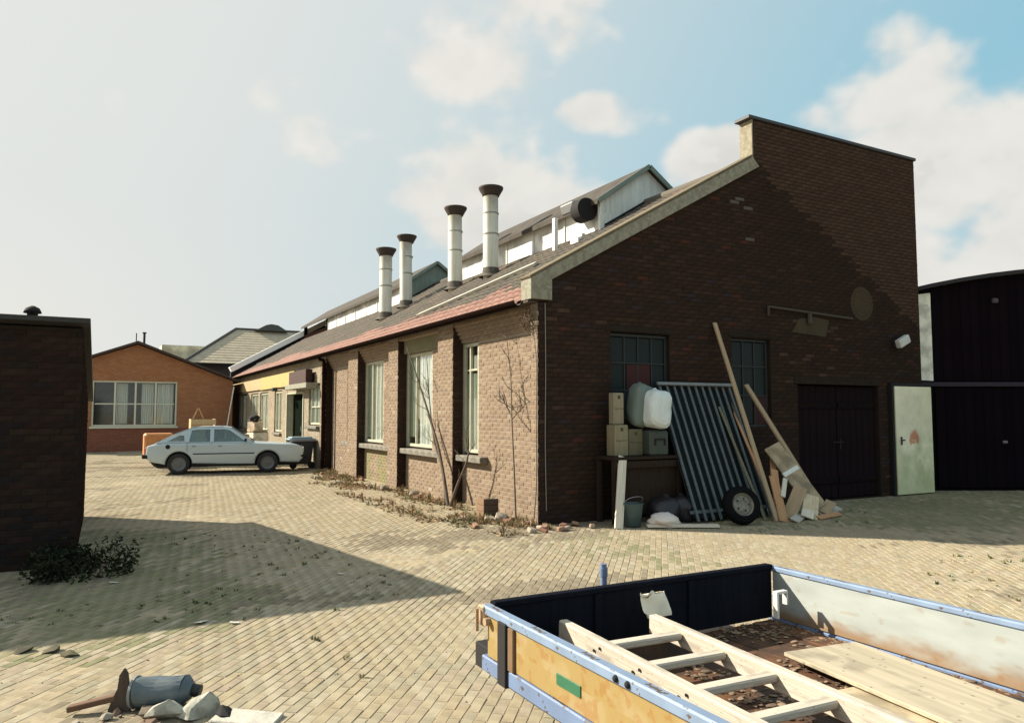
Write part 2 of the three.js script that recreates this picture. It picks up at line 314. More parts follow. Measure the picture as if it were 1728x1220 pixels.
// ------------------------------------------------------------------ the ground: sandy soil with clinker pavers laid herringbone
{
  const g = new THREE.PlaneGeometry(900, 900, 1, 1).rotateX(-Math.PI / 2).translate(0, -.0032, 0); boxUV(g.toNonIndexed());
  const gm = boxUV(g.toNonIndexed());
  const ground = solo('ground', 'sandy yard ground laid with beige clinker pavers', '', gm, mat(.42, .355, .24, { map: T.soil, rep: .6, bump: .006 }), { kind: 'structure' });
  rnd = mulberry(11);
  const pal = [[.4280, .3672, .2530], [.4470, .3835, .2695], [.4110, .3509, .2464], [.4530, .3968, .2915], [.3980, .3346, .2288], [.4310, .3601, .2442], [.4150, .3448, .2552], [.3890, .3478, .2497], [.4650, .4100, .2981], [.3700, .3162, .2200],
    [.3000, .2795, .1760], [.2680, .2601, .1551], [.3320, .2999, .1958], [.3060, .2601, .1903], [.2740, .2315, .1683]];
  const PL = .205, PW = .0685, A = 50 * Math.PI / 180, ca = Math.cos(A), sa = Math.sin(A), list = [], N = V(0, 1, 0);
  const geo = faceBlock(.03, .07, .025);
  for (let j = -420; j < 420; j++) for (let i = -150; i < 150; i++) {
    const cu = (i + .5 * (j & 1)) * PL + (hash(j, 3, 5) - .5) * .02, cv = j * PW + .012 * (vnoise(i * .11, j * .04, 0, 77) - .5);
    const x = cu * ca + cv * sa - 1, z = -cu * sa + cv * ca - 8;
    if (x < -13 || x > 13.5 || z > 8.9 || z < -26 || (x > .05 && z < -.02) || (x < -5.75 && z < 0 && z > -4.2)) continue;
    const dx = x - CAM.x, dz = z - CAM.z, dep = dx * .48 - dz * .877, lat = dx * .877 + dz * .48;
    if (dep < .5 || Math.abs(lat) > dep * .9 + 2.5) continue;
    const mossShade = fbm(x * .35 + 20, z * .35 + 7, 4, 0, 101) + .46 * sst(2.6, 0, Math.hypot(Math.max(0, -5.2 - x, x + 4.6) * 1.3, Math.max(0, -1.5 - z, z - 1.6))) + .5 * sst(4.6, 1.2, z < 5 && x > 1 ? z - (x - 3) * .4 : 9) * sst(.8, 3, x) - .10;  // moss near the hut; last term also puts gable shade into paver colour
    const dirt = fbm(x * .8 + 3, z * .8 + 31, 5, 0, 103), oil = fbm(x * .55 + 60, z * .9 + 12, 4, 0, 109);
    if (dirt > .755 && rnd() < .75) continue; // sunk under drifted sand
    if (rnd() < .004) continue;              // missing
    const mossy = mossShade > .74 + rr(-.14, .14);  // one palette for moss and for the painted gable shade
    const c = mossy ? 10 + Math.floor(rr(0, 3)) : oil > .66 + rr(-.05, .05) ? 13 + Math.floor(rr(0, 2)) : Math.floor(clamp(rnd() * 8 + 1 + (dirt - .5) * 9, 0, 9.99));
    const p = V(x, rr(-.002, .001) + (fbm(x * .7, z * .7, 3, 0, 107) - .5) * .008, z), turn = A + rr(-.025, .025);
    const q = new THREE.Matrix4().makeRotationY(turn).multiply(new THREE.Matrix4().makeRotationX(-Math.PI / 2 + rr(-.018, .018))).multiply(new THREE.Matrix4().makeRotationY(rr(-.012, .012))).scale(V(PL - rr(.002, .005), PW - rr(.002, .004), 1)).setPosition(p);
    list.push({ m: q, p, n: N, c, s: 1 });
  }
  pieces(ground, list, 'paver', 'paver_field', geo, pal, brickMat, 300, (q) => q.p.x > -4.1 && q.p.x < -2 && q.p.z > 6);
}

// ------------------------------------------------------------------ the brick workshop
const RB = 3.32, RK = .6, roofY = (x) => RB + RK * Math.min(x, 9.06 - x);
const ZB = -29.3; // far gable
const workshop = thing('brick_workshop', 'long low brick workshop with pitched tiled roof, flues and a raised dark gable wall', 'building', V(0, 0, 0));
{
  rnd = mulberry(21);
  const list = [];
  const light = [[.3051, .2296, .1624], [.3164, .2374, .1705], [.2938, .2184, .1554], [.3277, .2520, .1833], [.2825, .2072, .1485], [.3107, .2296, .1682], [.3390, .2632, .1914], [.2768, .2072, .1578]];
  const pale = [[.38, .32, .235], [.40, .345, .26], [.36, .30, .225], [.42, .36, .275]];
  const dusky = [[.0491, .0312, .0239], [.0530, .0328, .0248], [.0451, .0295, .0230], [.0562, .0354, .0266], [.0420, .0295, .0248], [.0523, .0312, .0248], [.0460, .0303, .0239], [.0602, .0388, .0283]];  // dark brick tone; pilaster near sides use it as painted shade
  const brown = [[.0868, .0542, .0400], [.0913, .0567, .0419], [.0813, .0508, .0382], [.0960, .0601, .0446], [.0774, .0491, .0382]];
  const marks = [[.13, .115, .095], [.085, .038, .028], [.05, .038, .04], [.27, .245, .12], [.245, .235, .13]];
  const pal = [...light, ...pale, ...dusky, ...brown, ...marks], iL = 0, iP = 8, iS = 12, iB = 20, iM = 25;
  const any = (i, n) => i + Math.floor(rnd() * n * .999);

  // gable wall facing the yard: old gable below, raised wall with a straight top over its right half
  const gableTop = (u) => Math.min(RB + .33 + .565 * u, 6.04), GW = 9.06, TX = 4.46, TY = 6.80;
  const holesG = [[1.30, 2.47, 1.5, 2.85], [3.83, 4.75, 1.35, 2.89], [5.42, 7.66, 0, 2.12]];
  const oc = [7.27, 3.70, .33];
  const spansG = (lo, hi) => {
    let s = [[0, 9.06]];
    if (hi > 3.6) { const u = (hi - RB - .26) / .565; s = [[hi > 5.93 ? TX : Math.max(0.0, Math.min(u, TX)), 9.06]]; }
    s = rowCut(s, holesG, lo, hi);
    const m = (lo + hi) / 2 - oc[1]; if (Math.abs(m) < oc[2]) { const r = Math.sqrt(oc[2] ** 2 - m * m); s = cut(s, [[oc[0] - r, oc[0] + r]]); }
    return s;
  };
  const stain = (u, v) => Math.abs(u - 4.22 - (fbm(u * 3, v * 5, 3, 0, 7) - .5) * .6 + (v - 4.9) * .12) < .10 && v > 4.35 && v < 5.35 && fbm(u * 9 + 1, v * 9, 2, 0, 8) > .5;
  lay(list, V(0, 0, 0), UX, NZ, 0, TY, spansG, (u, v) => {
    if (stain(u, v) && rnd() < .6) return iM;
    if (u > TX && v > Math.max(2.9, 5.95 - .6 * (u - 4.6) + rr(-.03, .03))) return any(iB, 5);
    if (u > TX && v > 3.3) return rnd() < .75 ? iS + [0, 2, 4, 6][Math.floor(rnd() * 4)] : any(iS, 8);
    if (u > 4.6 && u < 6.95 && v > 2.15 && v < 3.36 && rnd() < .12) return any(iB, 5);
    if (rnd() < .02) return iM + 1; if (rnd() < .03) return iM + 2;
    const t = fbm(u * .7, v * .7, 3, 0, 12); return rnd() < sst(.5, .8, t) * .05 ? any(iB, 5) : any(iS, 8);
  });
  const poly = [[.222, 0], [9.06, 0], [9.06, TY], [TX, TY], [TX, 5.88], [.222, RB + .32]];
  part(workshop, 'wall', slab(V(0, 0, 0), UX, NZ, poly, holesG, .3), M.mortarDark, 'dark sooty brick gable wall');
  // bricked up round opening
  const ring = []; for (let k = 0; k < 26; k++) { const a = k / 26 * Math.PI * 2; ring.push(cbox(.082, .064, .016, .004).rotateZ(Math.PI / 2 + a).applyMatrix4(new THREE.Matrix4().makeRotationZ(-Math.PI / 2)).translate(oc[0] + Math.cos(a) * .292, oc[1] + Math.sin(a) * .292, -.008)); }
  part(workshop, 'round_opening', merge([new THREE.CylinderGeometry(.25, .25, .02, 28).rotateX(Math.PI / 2).toNonIndexed().translate(oc[0], oc[1], -.012), ...ring]), dull(.082, .062, .042), 'filled in round opening high in the gable wall');

  // street facade: pilasters, recessed bays, corbelled eaves
  const R = .2, pil = [[-.2, 0], [-3.70, -3.0], [-6.48, -5.87], [-9.58, -8.76], [-12.4, -11.8]];
  const holesF = [[-3.0, -2.36, .86, 2.85], [-5.87, -4.43, .86, 2.85], [-8.76, -7.36, .86, 2.85], [-10.3, -9.6, .86, 2.78]];
  const pk = (u, v) => { if (u < -7 && u > -8.6 && v < .8 && fbm(u * 2, v * 2, 3, 0, 34) > .42) return iM + 3 + Math.floor(rnd() * 2); const t = fbm(u * .6 + 5, v * .8, 3, 0, 33); if (u < -9.6 && u > -11.8 && rnd() < .5) return iL + 3 + Math.floor(rnd() * 4); return rnd() < .008 ? any(iP, 4) : clamp(any(iL, 8) + (t > .6 ? 1 : 0), 0, 7); };
  lay(list, V(R, 0, 0), UZ, NX, 0, 2.86, (lo, hi) => rowCut([[-3.0, -.2], [-5.87, -3.7], [-8.76, -6.48], [-11.8, -9.58]], holesF, lo, hi), pk);
  part(workshop, 'wall', slab(V(R, 0, 0), UZ, NX, [[-12.4, 0], [-.02, 0], [-.02, 3.3], [-12.4, 3.3]], holesF, .25), M.mortar, 'sunlit brick facade wall with recessed bays');
  const core = [], side = [];
  for (const [a, b] of pil) {
    lay(list, V(0, 0, 0), UZ, NX, 0, 3.2, () => [[a, b]], pk);
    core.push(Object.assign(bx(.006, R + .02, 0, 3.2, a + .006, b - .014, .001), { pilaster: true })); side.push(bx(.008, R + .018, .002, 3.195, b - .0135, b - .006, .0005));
    if (b < 0) lay(list, V(0, 0, b), UX, NZ, 0, 3.2, () => [[0, R]], () => any(iS, 8));  // near sides take the dark palette: shade painted into brick colour
  }
  for (let k = 0; k < 5; k++) for (const [a, b] of [[-3.0, -.2], [-5.87, -3.7], [-8.76, -6.48], [-11.8, -9.58]]) { // corbel courses step out to the gutter
    if (a === -5.87 && k < 4) continue;
    const x = R - (k + 1) * .038, v = 2.86 + k * .0685;
    lay(list, V(x, 0, 0), UZ, NX, v, v + .069, () => [[a, b]], (u, w) => k % 2 ? any(iL, 3) : any(iL, 8));
    core.push(bx(x + .006, R + .02, v, v + .0685, a, b, .001));
  }
  part(workshop, 'corbel', core.pop(), M.mortar);
  for (const g of core) part(workshop, g.pilaster ? 'pilaster' : 'corbel', g, M.mortar);
  for (const g of side) part(workshop, 'pilaster_shade_side', g, M.mortarDark);  // dark mortar strip carries on the painted shade between those bricks
  part(workshop, 'lintel', bx(.13, .36, 2.86, 3.14, -5.86, -3.71, .008), grainy(.20, .185, .11, { map: T.streak, rep: 1.5, bump: .003 }), 'greenish weathered lintel board');

  // far half of the facade, painted pale
  const holesW = [[-13.75, -12.42, 1.22, 2.47], [-16.85, -14.35, 0, 2.28], [-19.0, -17.7, .9, 2.4], [-21.9, -20.2, .9, 2.4], [-24.0, -22.3, .9, 2.4], [-27.0, -25.0, .9, 2.45]];
  lay(list, V(0, 0, 0), UZ, NX, 0, 3.2, (lo, hi) => rowCut([[-29.3, -12.4]], holesW, lo, hi), () => any(iP, 4));
  part(workshop, 'wall', slab(V(0, 0, 0), UZ, NX, [[-29.3, 0], [-12.4, 0], [-12.4, 3.3], [-29.3, 3.3]], holesW, .28), M.cream, 'pale painted brick wall with door and windows');
  // unseen walls that close the building
  part(workshop, 'wall', merge([bx(8.78, 9.05, 0, 3.3, ZB + .02, -.32, .004), bx(.3, 8.77, 0, 3.3, ZB, ZB + .28, .004)]), M.mortar);
  part(workshop, 'floor', bx(.3, 8.76, .0, .05, ZB + .3, -.32, .002), M.dark);

  pieces(workshop, list, 'brick', 'brickwork', brickGeo, pal, brickMat, 300);
  E_windows();

  function E_windows() {
    // facade windows in the recessed bays: frame, mullions, panes and curtains
    const win = (x, z0, z1, y0, y1, muls, rails, fm, curt, gm = M.glass) => {
      const f = .06, L = [bx(x, x + .06, y0, y0 + f, z0, z1), bx(x, x + .06, y1 - f, y1, z0, z1), bx(x, x + .06, y0 + f, y1 - f, z0, z0 + f), bx(x, x + .06, y0 + f, y1 - f, z1 - f, z1)];
      const fr = part(workshop, 'window', merge(L), fm);
      const zs = [z0 + f, ...muls, z1 - f], ys = [y0 + f, ...rails, y1 - f];
      for (const z of muls) sub(fr, 'mullion', bx(x + .004, x + .056, y0 + f, y1 - f, z - .022, z + .022), fm);
      for (const y of rails) for (let i = 0; i + 1 < zs.length; i++) sub(fr, 'glazing_bar', bx(x + .008, x + .052, y - .018, y + .018, zs[i] + .022, zs[i + 1] - .022), fm);
      for (let i = 0; i + 1 < zs.length; i++) for (let j = 0; j + 1 < ys.length; j++) sub(fr, 'pane', bx(x + .028, x + .032, ys[j] + .018, ys[j + 1] - .018, zs[i] + .022, zs[i + 1] - .022, .0005), gm);
      for (const [a, b, c, d, m] of curt) {
        const n = 40, P = []; for (let i = 0; i <= n; i++) { const z = mix(a, b, i / n); P.push([x + .06 + .016 * Math.sin(i * 1.15 + a * 7) + .008 * Math.sin(i * .43), z]); }
        const g = []; for (let i = 0; i < n; i++) g.push(quad(V(P[i][0], c, P[i][1]), V(P[i + 1][0], c, P[i + 1][1]), V(P[i + 1][0], d, P[i + 1][1]), V(P[i][0], d, P[i][1])));
        sub(fr, 'curtain', merge(g), m);
      }
    };
    win(R + .02, -3.0, -2.37, .90, 2.84, [-2.74], [2.36], M.frame, [[-2.96, -2.41, .92, 1.86, M.curtain], [-2.96, -2.41, 1.862, 2.3, M.curtainGrey], [-2.7, -2.41, 2.38, 2.62, M.curtain]]);
    win(R + .02, -5.87, -4.44, .90, 2.84, [-5.36], [], M.frame, [[-5.3, -4.49, .92, 2.80, M.curtain], [-5.84, -5.4, 1.1, 2.80, M.curtainGrey]]);
    win(R + .02, -8.76, -7.37, .90, 2.84, [-8.25], [], M.frame, [[-8.2, -7.42, .92, 2.80, M.curtain], [-8.74, -8.29, 1.0, 2.80, M.curtainGrey]]);
    win(R + .02, -10.3, -9.6, .90, 2.77, [], [], M.frameDark, []);
    win(.06, -13.72, -12.45, 1.25, 2.45, [-13.1], [1.78], M.frame, [[-13.7, -12.5, 1.8, 2.42, M.curtain], [-13.7, -12.5, 1.3, 1.78, M.curtainGrey]]);
    for (const [a, b] of [[-18.97, -17.73], [-21.87, -20.23], [-23.97, -22.33], [-26.97, -25.03]]) win(.05, a, b, .93, 2.38, [(a + b) / 2], [], M.frame, [[a + .1, b - .1, .98, 2.34, M.curtain]]);
    for (const [a, b, y] of [[-3.0, -1.98, .86], [-5.87, -3.71, .86], [-8.76, -6.5, .86], [-10.3, -9.6, .86]]) part(workshop, 'sill', bx(.05, .40, y - .11, y - .002, a + .005, b, .012), M.sill, 'worn projecting window sill');
    part(workshop, 'sill', bx(-.10, .05, 1.13, 1.215, -13.85, -12.42, .01), M.sill);
    for (const [a, b] of [[-19.05, -17.65], [-21.95, -20.15], [-24.05, -22.25], [-27.05, -24.95]]) part(workshop, 'sill', bx(-.08, .04, .82, .895, a, b, .008), M.sill);
    // doorway under a canopy, sign board, yellow fascia
    const dr = part(workshop, 'door', merge([bx(.22, .27, .02, 2.22, -16.75, -15.62), bx(.22, .27, .02, 2.22, -15.58, -14.45)]), dull(.010, .014, .010), 'dark green double door under the canopy, doorway shade put into its colour');  // near-black leaf: dark of the open doorway is put into its colour
    sub(dr, 'handle', bx(.17, .22, 1.0, 1.16, -15.55, -15.52, .004), M.steel);
    part(workshop, 'door_frame', merge([bx(-.03, .2, 0, 2.27, -14.44, -14.35), bx(-.03, .2, 0, 2.27, -16.85, -16.76), bx(-.03, .2, 2.225, 2.275, -16.755, -14.445)]), M.frame);
    part(workshop, 'canopy', bx(-.36, -.003, 2.34, 2.49, -15.5, -12.6, .01), M.concrete, 'pale concrete canopy slab over the door');
    part(workshop, 'sign_box', bx(-.28, -.08, 2.495, 2.90, -15.3, -13.0, .012), grainy(.05, .014, .011, { rough: .8 }), 'dark red box standing on the canopy');
    part(workshop, 'fascia_board', bx(-.07, -.005, 2.50, 2.98, -21.5, -15.55, .006), mat(.52, .40, .15, { map: T.grain, rep: 1, bump: .001 }), 'yellow fascia board below the eaves');
    part(workshop, 'fascia_board', bx(-.065, -.005, 2.52, 2.97, -29.2, -21.51, .006), mat(.50, .38, .2, { map: T.grain, rep: 1, bump: .001 }), 'faded yellow fascia board at the far end');
    const lampArm = part(workshop, 'wall_lamp', merge([rod(V(-.02, 2.42, -16.9), V(-.38, 2.46, -16.9), .018), cbox(.16, .12, .3, .02).translate(-.42, 2.4, -16.9)]), M.frameDark);
    // gable windows and double door
    const gwin = (u0, u1, y0, y1, cols, rowY) => {
      const z = -.12, f = .05, fr = part(workshop, 'window', merge([bx(u0, u1, y0, y0 + f, z, z + .05), bx(u0, u1, y1 - f, y1, z, z + .05), bx(u0, u0 + f, y0 + f, y1 - f, z, z + .05), bx(u1 - f, u1, y0 + f, y1 - f, z, z + .05)]), M.frameDark, 'dark steel window in the gable wall');
      const ys = [y0 + f, ...rowY, y1 - f], w = (u1 - u0 - 2 * f) / cols;
      for (let i = 1; i < cols; i++) sub(fr, 'glazing_bar', bx(u0 + f + i * w - .012, u0 + f + i * w + .012, y0 + f, y1 - f, z + .004, z + .046, .003), M.frameDark);
      for (const y of rowY) sub(fr, 'glazing_bar', bx(u0 + f, u1 - f, y - .012, y + .012, z + .0, z + .05, .003), M.frameDark);
      for (let i = 0; i < cols; i++) for (let j = 0; j + 1 < ys.length; j++) sub(fr, 'pane', bx(u0 + f + i * w + .012, u0 + f + (i + 1) * w - .012, ys[j] + .012, ys[j + 1] - .012, z + .022, z + .026, .0005), M.glassGrimy);
      return fr;
    };
    gwin(1.30, 2.47, 1.5, 2.84, 4, [1.95, 2.38]);
    gwin(3.83, 4.75, 1.35, 2.88, 3, [1.9, 2.4]);
    part(workshop, 'boarded_pane', bx(1.66, 2.12, 1.96, 2.36, -.09, -.075, .003), grainy(.055, .012, .011, { rough: .9 }), 'dark red board behind the gable window bars');
    part(workshop, 'boarded_pane', bx(4.40, 4.70, 1.40, 1.88, -.09, -.075, .003), grainy(.045, .011, .010, { rough: .9 }), 'dark red board low in the right gable window');
    for (const [a, b, y] of [[1.22, 2.55, 2.86], [3.75, 4.83, 2.90]]) part(workshop, 'lintel', bx(a, b, y, y + .09, -.1, .012, .006), dull(.035, .027, .022));
    for (const [a, b] of [[5.44, 6.53], [6.55, 7.64]]) {
      const n = 6, d = part(workshop, 'door', bx(a, b, .03, 2.1, -.14, -.11, .003), dull(.01, .008, .01), 'dark boarded door leaf in the gable wall');
      for (let i = 0; i < n; i++) sub(d, 'plank', bx(a + i * (b - a) / n + .003, a + (i + 1) * (b - a) / n - .003, .035, 2.095, -.11, -.085 + rr(-.003, .003), .005), dull(.019, .013, .015));
      sub(d, 'ledge', bx(a + .02, b - .02, .30, .42, -.085, -.06), dull(.016, .012, .014)); sub(d, 'ledge', bx(a + .02, b - .02, 1.68, 1.80, -.085, -.06), dull(.016, .012, .014));
    }
    part(workshop, 'hinge', merge([.36, 1.74].flatMap((y) => [bx(5.46, 6.0, y - .02, y + .02, -.06, -.052, .002), bx(7.08, 7.62, y - .02, y + .02, -.06, -.052, .002)])), dull(.022, .014, .012)); part(workshop, 'door_bolt', merge([bx(6.40, 6.70, 1.04, 1.07, -.085, -.06, .004), bx(6.60, 6.63, .92, 1.12, -.085, -.062, .004)]), dull(.04, .032, .028));
  part(workshop, 'lintel', bx(5.34, 7.74, 2.122, 2.26, -.12, .016, .006), dull(.04, .03, .024));
    // pipe high on the gable, floodlight, cable by the corner
    part(workshop, 'pipe', merge([rod(V(4.66, 3.46, .05), V(6.9, 3.38, .05), .022), rod(V(4.67, 3.46, .05), V(4.67, 3.30, .05), .02), rod(V(5.72, 3.4, .05), V(5.72, 3.22, .05), .04, .05)]), grainy(.075, .062, .045, { rough: .9 }), 'thin old pipe across the gable wall');
    part(workshop, 'render_patch', prism([[5.3, 3.05], [6.2, 3.0], [6.3, 3.32], [5.9, 3.36], [5.5, 3.3]], .008, .002).translate(0, 0, .001), dull(.085, .066, .044));
    const lampg = cbox(.34, .17, .12, .02).applyMatrix4(new THREE.Matrix4().makeRotationZ(.42)).translate(8.23, 3.0, .17);
    const fl = part(workshop, 'floodlight', lampg, grainy(.72, .72, .68, { rough: .4 }), 'small white floodlight case high on the gable wall');
    sub(fl, 'bracket', merge([rod(V(8.23, 2.98, .12), V(8.23, 2.98, -.0), .014), cbox(.1, .14, .02).translate(8.23, 2.98, .012)]), M.frameDark);
    part(workshop, 'cable', tube([V(.12, 3.2, .014), V(.125, 2.2, .016), V(.115, 1.2, .014), V(.13, .2, .016)], .007, 20, 5), grainy(.32, .30, .24));

    // raised wall: thin end skin with sunlight put into its pale colour, dark coping
    part(workshop, 'sunlit_end_skin', bx(TX - .035, TX - .008, 5.98, TY, -.30, -.004, .004), mat(.58, .54, .47, { map: T.lichen, rep: 1.6 }), 'pale skin on the raised wall end, sunlight put into its colour');
    part(workshop, 'coping', bx(TX - .13, 9.10, TY, TY + .06, -.33, .03, .008), grainy(.045, .046, .05, { rough: .6 }), 'dark coping along the straight top of the raised wall');
    // old gable coping with kneeler
    const cop = prism([[-.14, 3.25], [.22, 3.25], [.22, 3.555], [4.53, 5.94], [4.37, 6.095], [-.14, 3.555]], .30, .008).translate(0, 0, -.245);
    part(workshop, 'coping_tile', bar(V(-.16, 3.565, -.095), V(4.36, 6.115, -.095), .33, .035, V(0, 1, 0), .006), mat(.30, .25, .18, { map: T.lichen, rep: 3, bump: .006 }), 'mossy brown tiles capping the gable coping');
  part(workshop, 'coping', cop, M.concrete, 'pale lichen-covered coping along the gable slope');
    const cop2 = prism([[-.14, 3.25], [.22, 3.25], [.22, 3.555], [4.53, 5.99], [4.40, 6.16], [-.14, 3.60]], .28, .008).translate(0, 0, ZB);
    part(workshop, 'wall', cop2, M.black, 'far gable parapet with its shade painted black');  // black stands for shade on the face turned from the sun
    part(workshop, 'coping', bar(V(-.16, 3.70, ZB + .16), V(4.53, 6.34, ZB + .16), .44, .26, V(0, 1, 0), .01), mat(.93, .92, .88), 'white coping of the far gable');
  }

  // roof: deck, pantiles (lowest rows of newer pink tiles), gutter, downpipe
  rnd = mulberry(31);
  const deck = []; const th = .06, ridge = 4.53, EX = -.18;
  for (const s of [1, -1]) { const X = (x) => s > 0 ? x : 9.06 - x; deck.push(prism([[X(EX), roofY(EX) - th], [X(ridge), roofY(ridge) - th], [X(ridge), roofY(ridge) - .012], [X(EX), roofY(EX) - .012]].sort(() => 0), 28.9).translate(0, 0, ZB + .2)); }
  part(workshop, 'roof_deck', merge(deck), M.roofFelt);
  {
    const tl = [], sl = Math.atan(RK), g = new THREE.BufferGeometry();
    // one pantile, 0.235 wide, 0.36 long: a shallow S with thickness; +x along eave, +y up the slope
    const prof = (t) => .018 * Math.sin(t * Math.PI * 2 - .6) + .004, nx = 6, P = [], quadP = (a, b, c, d) => { for (const q of [a, b, c, a, c, d]) P.push(...q); };
    for (let i = 0; i < nx; i++) { const a = i / nx, b = (i + 1) / nx, xa = (a - .5) * .245, xb = (b - .5) * .245; quadP([xa, -.18, prof(a) + .022], [xb, -.18, prof(b) + .022], [xb, .18, prof(b)], [xa, .18, prof(a)]); quadP([xa, -.18, prof(a) + .004], [xb, -.18, prof(b) + .004], [xb, -.18, prof(b) + .022], [xa, -.18, prof(a) + .022]); }
    g.setAttribute('position', new THREE.Float32BufferAttribute(P, 3)); g.computeVertexNormals(); boxUV(g);
    const tp = [[.15, .125, .095], [.165, .135, .105], [.135, .115, .09], [.18, .15, .115], [.155, .12, .085], [.125, .11, .088], [.19, .155, .11], [.17, .15, .10],
      [.40, .245, .19], [.43, .26, .20], [.37, .22, .165], [.44, .285, .22], [.30, .20, .155], [.26, .17, .13]].map((c, i) => c.map((x, k) => x * (i < 8 ? .8 : k ? .84 : .95)));
    const rows = Math.floor((ridge - EX) / Math.cos(sl) / .30), N = V(-Math.sin(sl), Math.cos(sl), 0);
    for (let r = 0; r < rows; r++) for (let k = 0; k < 122; k++) {
      const z = -.38 - k * .235, d = .16 + r * .30, x = EX + d * Math.cos(sl), p = V(x, roofY(x) + .014, z); p.addScaledVector(N, rr(-.003, .004));
      if (r === rows - 1 && false) continue;
      const t = fbm(z * .5, r * .4, 3, 0, 71), pinkRows = 3 + (t > .62 ? 1 : 0) - (t < .36 ? 1 : 0);
      const c = r < pinkRows ? (r === pinkRows - 1 && rnd() < .35 ? 12 + Math.floor(rnd() * 2) : 8 + Math.floor(rnd() * 4)) : rnd() < .03 ? 13 : Math.floor(rnd() * 8);
      const m = new THREE.Matrix4().makeBasis(V(0, 0, 1), V(Math.cos(sl), Math.sin(sl), 0), N).multiply(new THREE.Matrix4().makeRotationZ(rr(-.012, .012))).setPosition(p);
      tl.push({ m, p, n: N, c, s: 1 });
    }
    pieces(workshop, tl, 'roof_tile', 'roof_tiling', g, tp, (c) => { const m = mat(c[0], c[1], c[2], { map: T.blotch, rep: 3, bump: .003, bumpMap: T.grain, brep: 4 }); m.side = THREE.DoubleSide; return m; }, 300);
    part(workshop, 'ridge', rod(V(4.53, 6.045, -.36), V(4.53, 6.045, ZB + .3), .11, .11, 10), M.roofFelt);
  }
  {
    const gp = []; for (let i = 0; i <= 8; i++) { const a = Math.PI + i / 8 * Math.PI; gp.push([Math.cos(a) * .078, Math.sin(a) * .085]); } for (let i = 8; i >= 0; i--) { const a = Math.PI + i / 8 * Math.PI; gp.push([Math.cos(a) * .068, Math.sin(a) * .075]); }
    part(workshop, 'gutter', prism(gp, 28.95).translate(-.225, 3.24, ZB + .18), M.gutter, 'dark half-round gutter along the eaves');  // near-black and enlarged: eaves shadow line put into the gutter colour
    part(workshop, 'soffit', bx(-.15, .02, 3.20, 3.235, ZB + .2, -.02, .004), M.timberDark);
    part(workshop, 'drainpipe', merge([rod(V(-.07, 0.05, -11.72), V(-.07, 3.0, -11.72), .055), tube([V(-.07, 2.98, -11.72), V(-.09, 3.08, -11.72), V(-.2, 3.12, -11.72), V(-.215, 3.19, -11.72)], .05, 10), ...[.6, 1.7, 2.7].map((y) => rod(V(-.07, y, -11.72), V(-.07, y + .05, -11.72), .066))]), M.gutter, 'brown drainpipe at the middle of the facade');
  }
  // lanterns on the ridge
  const lantern = (z0, z1, frameFrom, name) => {
    const ex = 3.40, ey = 6.03, rx = 4.53, ry = 6.80, ln = part(workshop, 'lantern', bx(3.36, 3.41, roofY(3.4) + .004, ey, frameFrom, z0, .004), M.whiteSheet, name);
    sub(ln, 'lantern_wall', bx(5.65, 5.70, roofY(3.4) + .004, ey, z1, z0, .004), M.whiteSheet);
    const dz = z0 - frameFrom, n = Math.round(dz / 1.4);
    for (let i = 0; i <= n; i++) sub(ln, 'mullion', bx(3.335, 3.36, roofY(3.34) + .03, ey, z0 - i * dz / n - .025, z0 - i * dz / n + .025, .003), mat(.62, .62, .57));
    const e2 = 3.18, k = (ry - ey) / (rx - ex), y2 = ey - (ex - e2) * k;
    for (const s of [1, -1]) { const X = (x) => s > 0 ? x : 9.06 - x; sub(ln, 'lantern_roof', prism([[X(e2), y2 - .03], [X(rx), ry], [X(rx), ry + .075], [X(e2), y2 + .075]], z0 - z1 + .24, .004).translate(0, 0, z1 - .1), grainy(.062, .05, .038, { map: T.blotch, rep: 1.5 })); }
    const q = roofY(3.4);
    sub(ln, 'lantern_gable', prism([[3.41, q - .02], [4.53, 6.0], [5.65, q - .02], [5.65, ey - .01], [4.53, ry - .01], [3.41, ey - .01]], .04, .003).translate(0, 0, z0 - .005), name.startsWith('near') ? M.sheet : M.greenSheet);
    sub(ln, 'verge_trim', merge([bar(V(3.2, y2 + .03, z0 + .15), V(4.53, ry + .035, z0 + .15), .03, .10), bar(V(5.86, y2 + .03, z0 + .15), V(4.53, ry + .035, z0 + .15), .03, .10)]), M.greenSheet);
    sub(ln, 'flashing', bar(V(3.44, roofY(3.44) + .05, z0 + .06), V(4.45, roofY(4.45) + .05, z0 + .06), .05, .09), M.black);
    return ln;
  };
  lantern(-3.1, -9.9, -9.9, 'near glazed roof lantern with a pale gable end');
  const far = lantern(-14.6, -28.9, -24.4, 'far glazed roof lantern with an open end bay');
  for (const z of [-24.5, -28.8]) sub(far, 'post', bx(3.30, 3.44, roofY(3.38) + .01, 6.03, z - .07, z + .07), M.gutter);
  sub(far, 'beam', bx(3.30, 3.42, roofY(3.36) + .02, roofY(3.36) + .18, -28.72, -24.58), M.gutter);
  // flues
  for (const [x, z, h, label] of [[1.67, -11.58, 2.05, 'farthest pale flue pipe'], [2.36, -11.71, 2.13, 'third pale flue pipe'], [2.45, -8.35, 2.13, 'second pale flue pipe'], [2.53, -6.46, 2.12, 'nearest and tallest pale flue pipe']]) {
    const y = roofY(x), f = part(workshop, 'flue', rod(V(x, y - .15, z), V(x + (z * 7 % 1) * .03, y + h - .12, z), .185, .18, 22), M.flue, label);
    sub(f, 'collar', merge([rod(V(x, y + h * .48, z), V(x, y + h * .48 + .035, z), .193, .193, 22), rod(V(x, y + h * .72, z), V(x, y + h * .72 + .03, z), .193, .193, 22)]), grainy(.36, .36, .32));
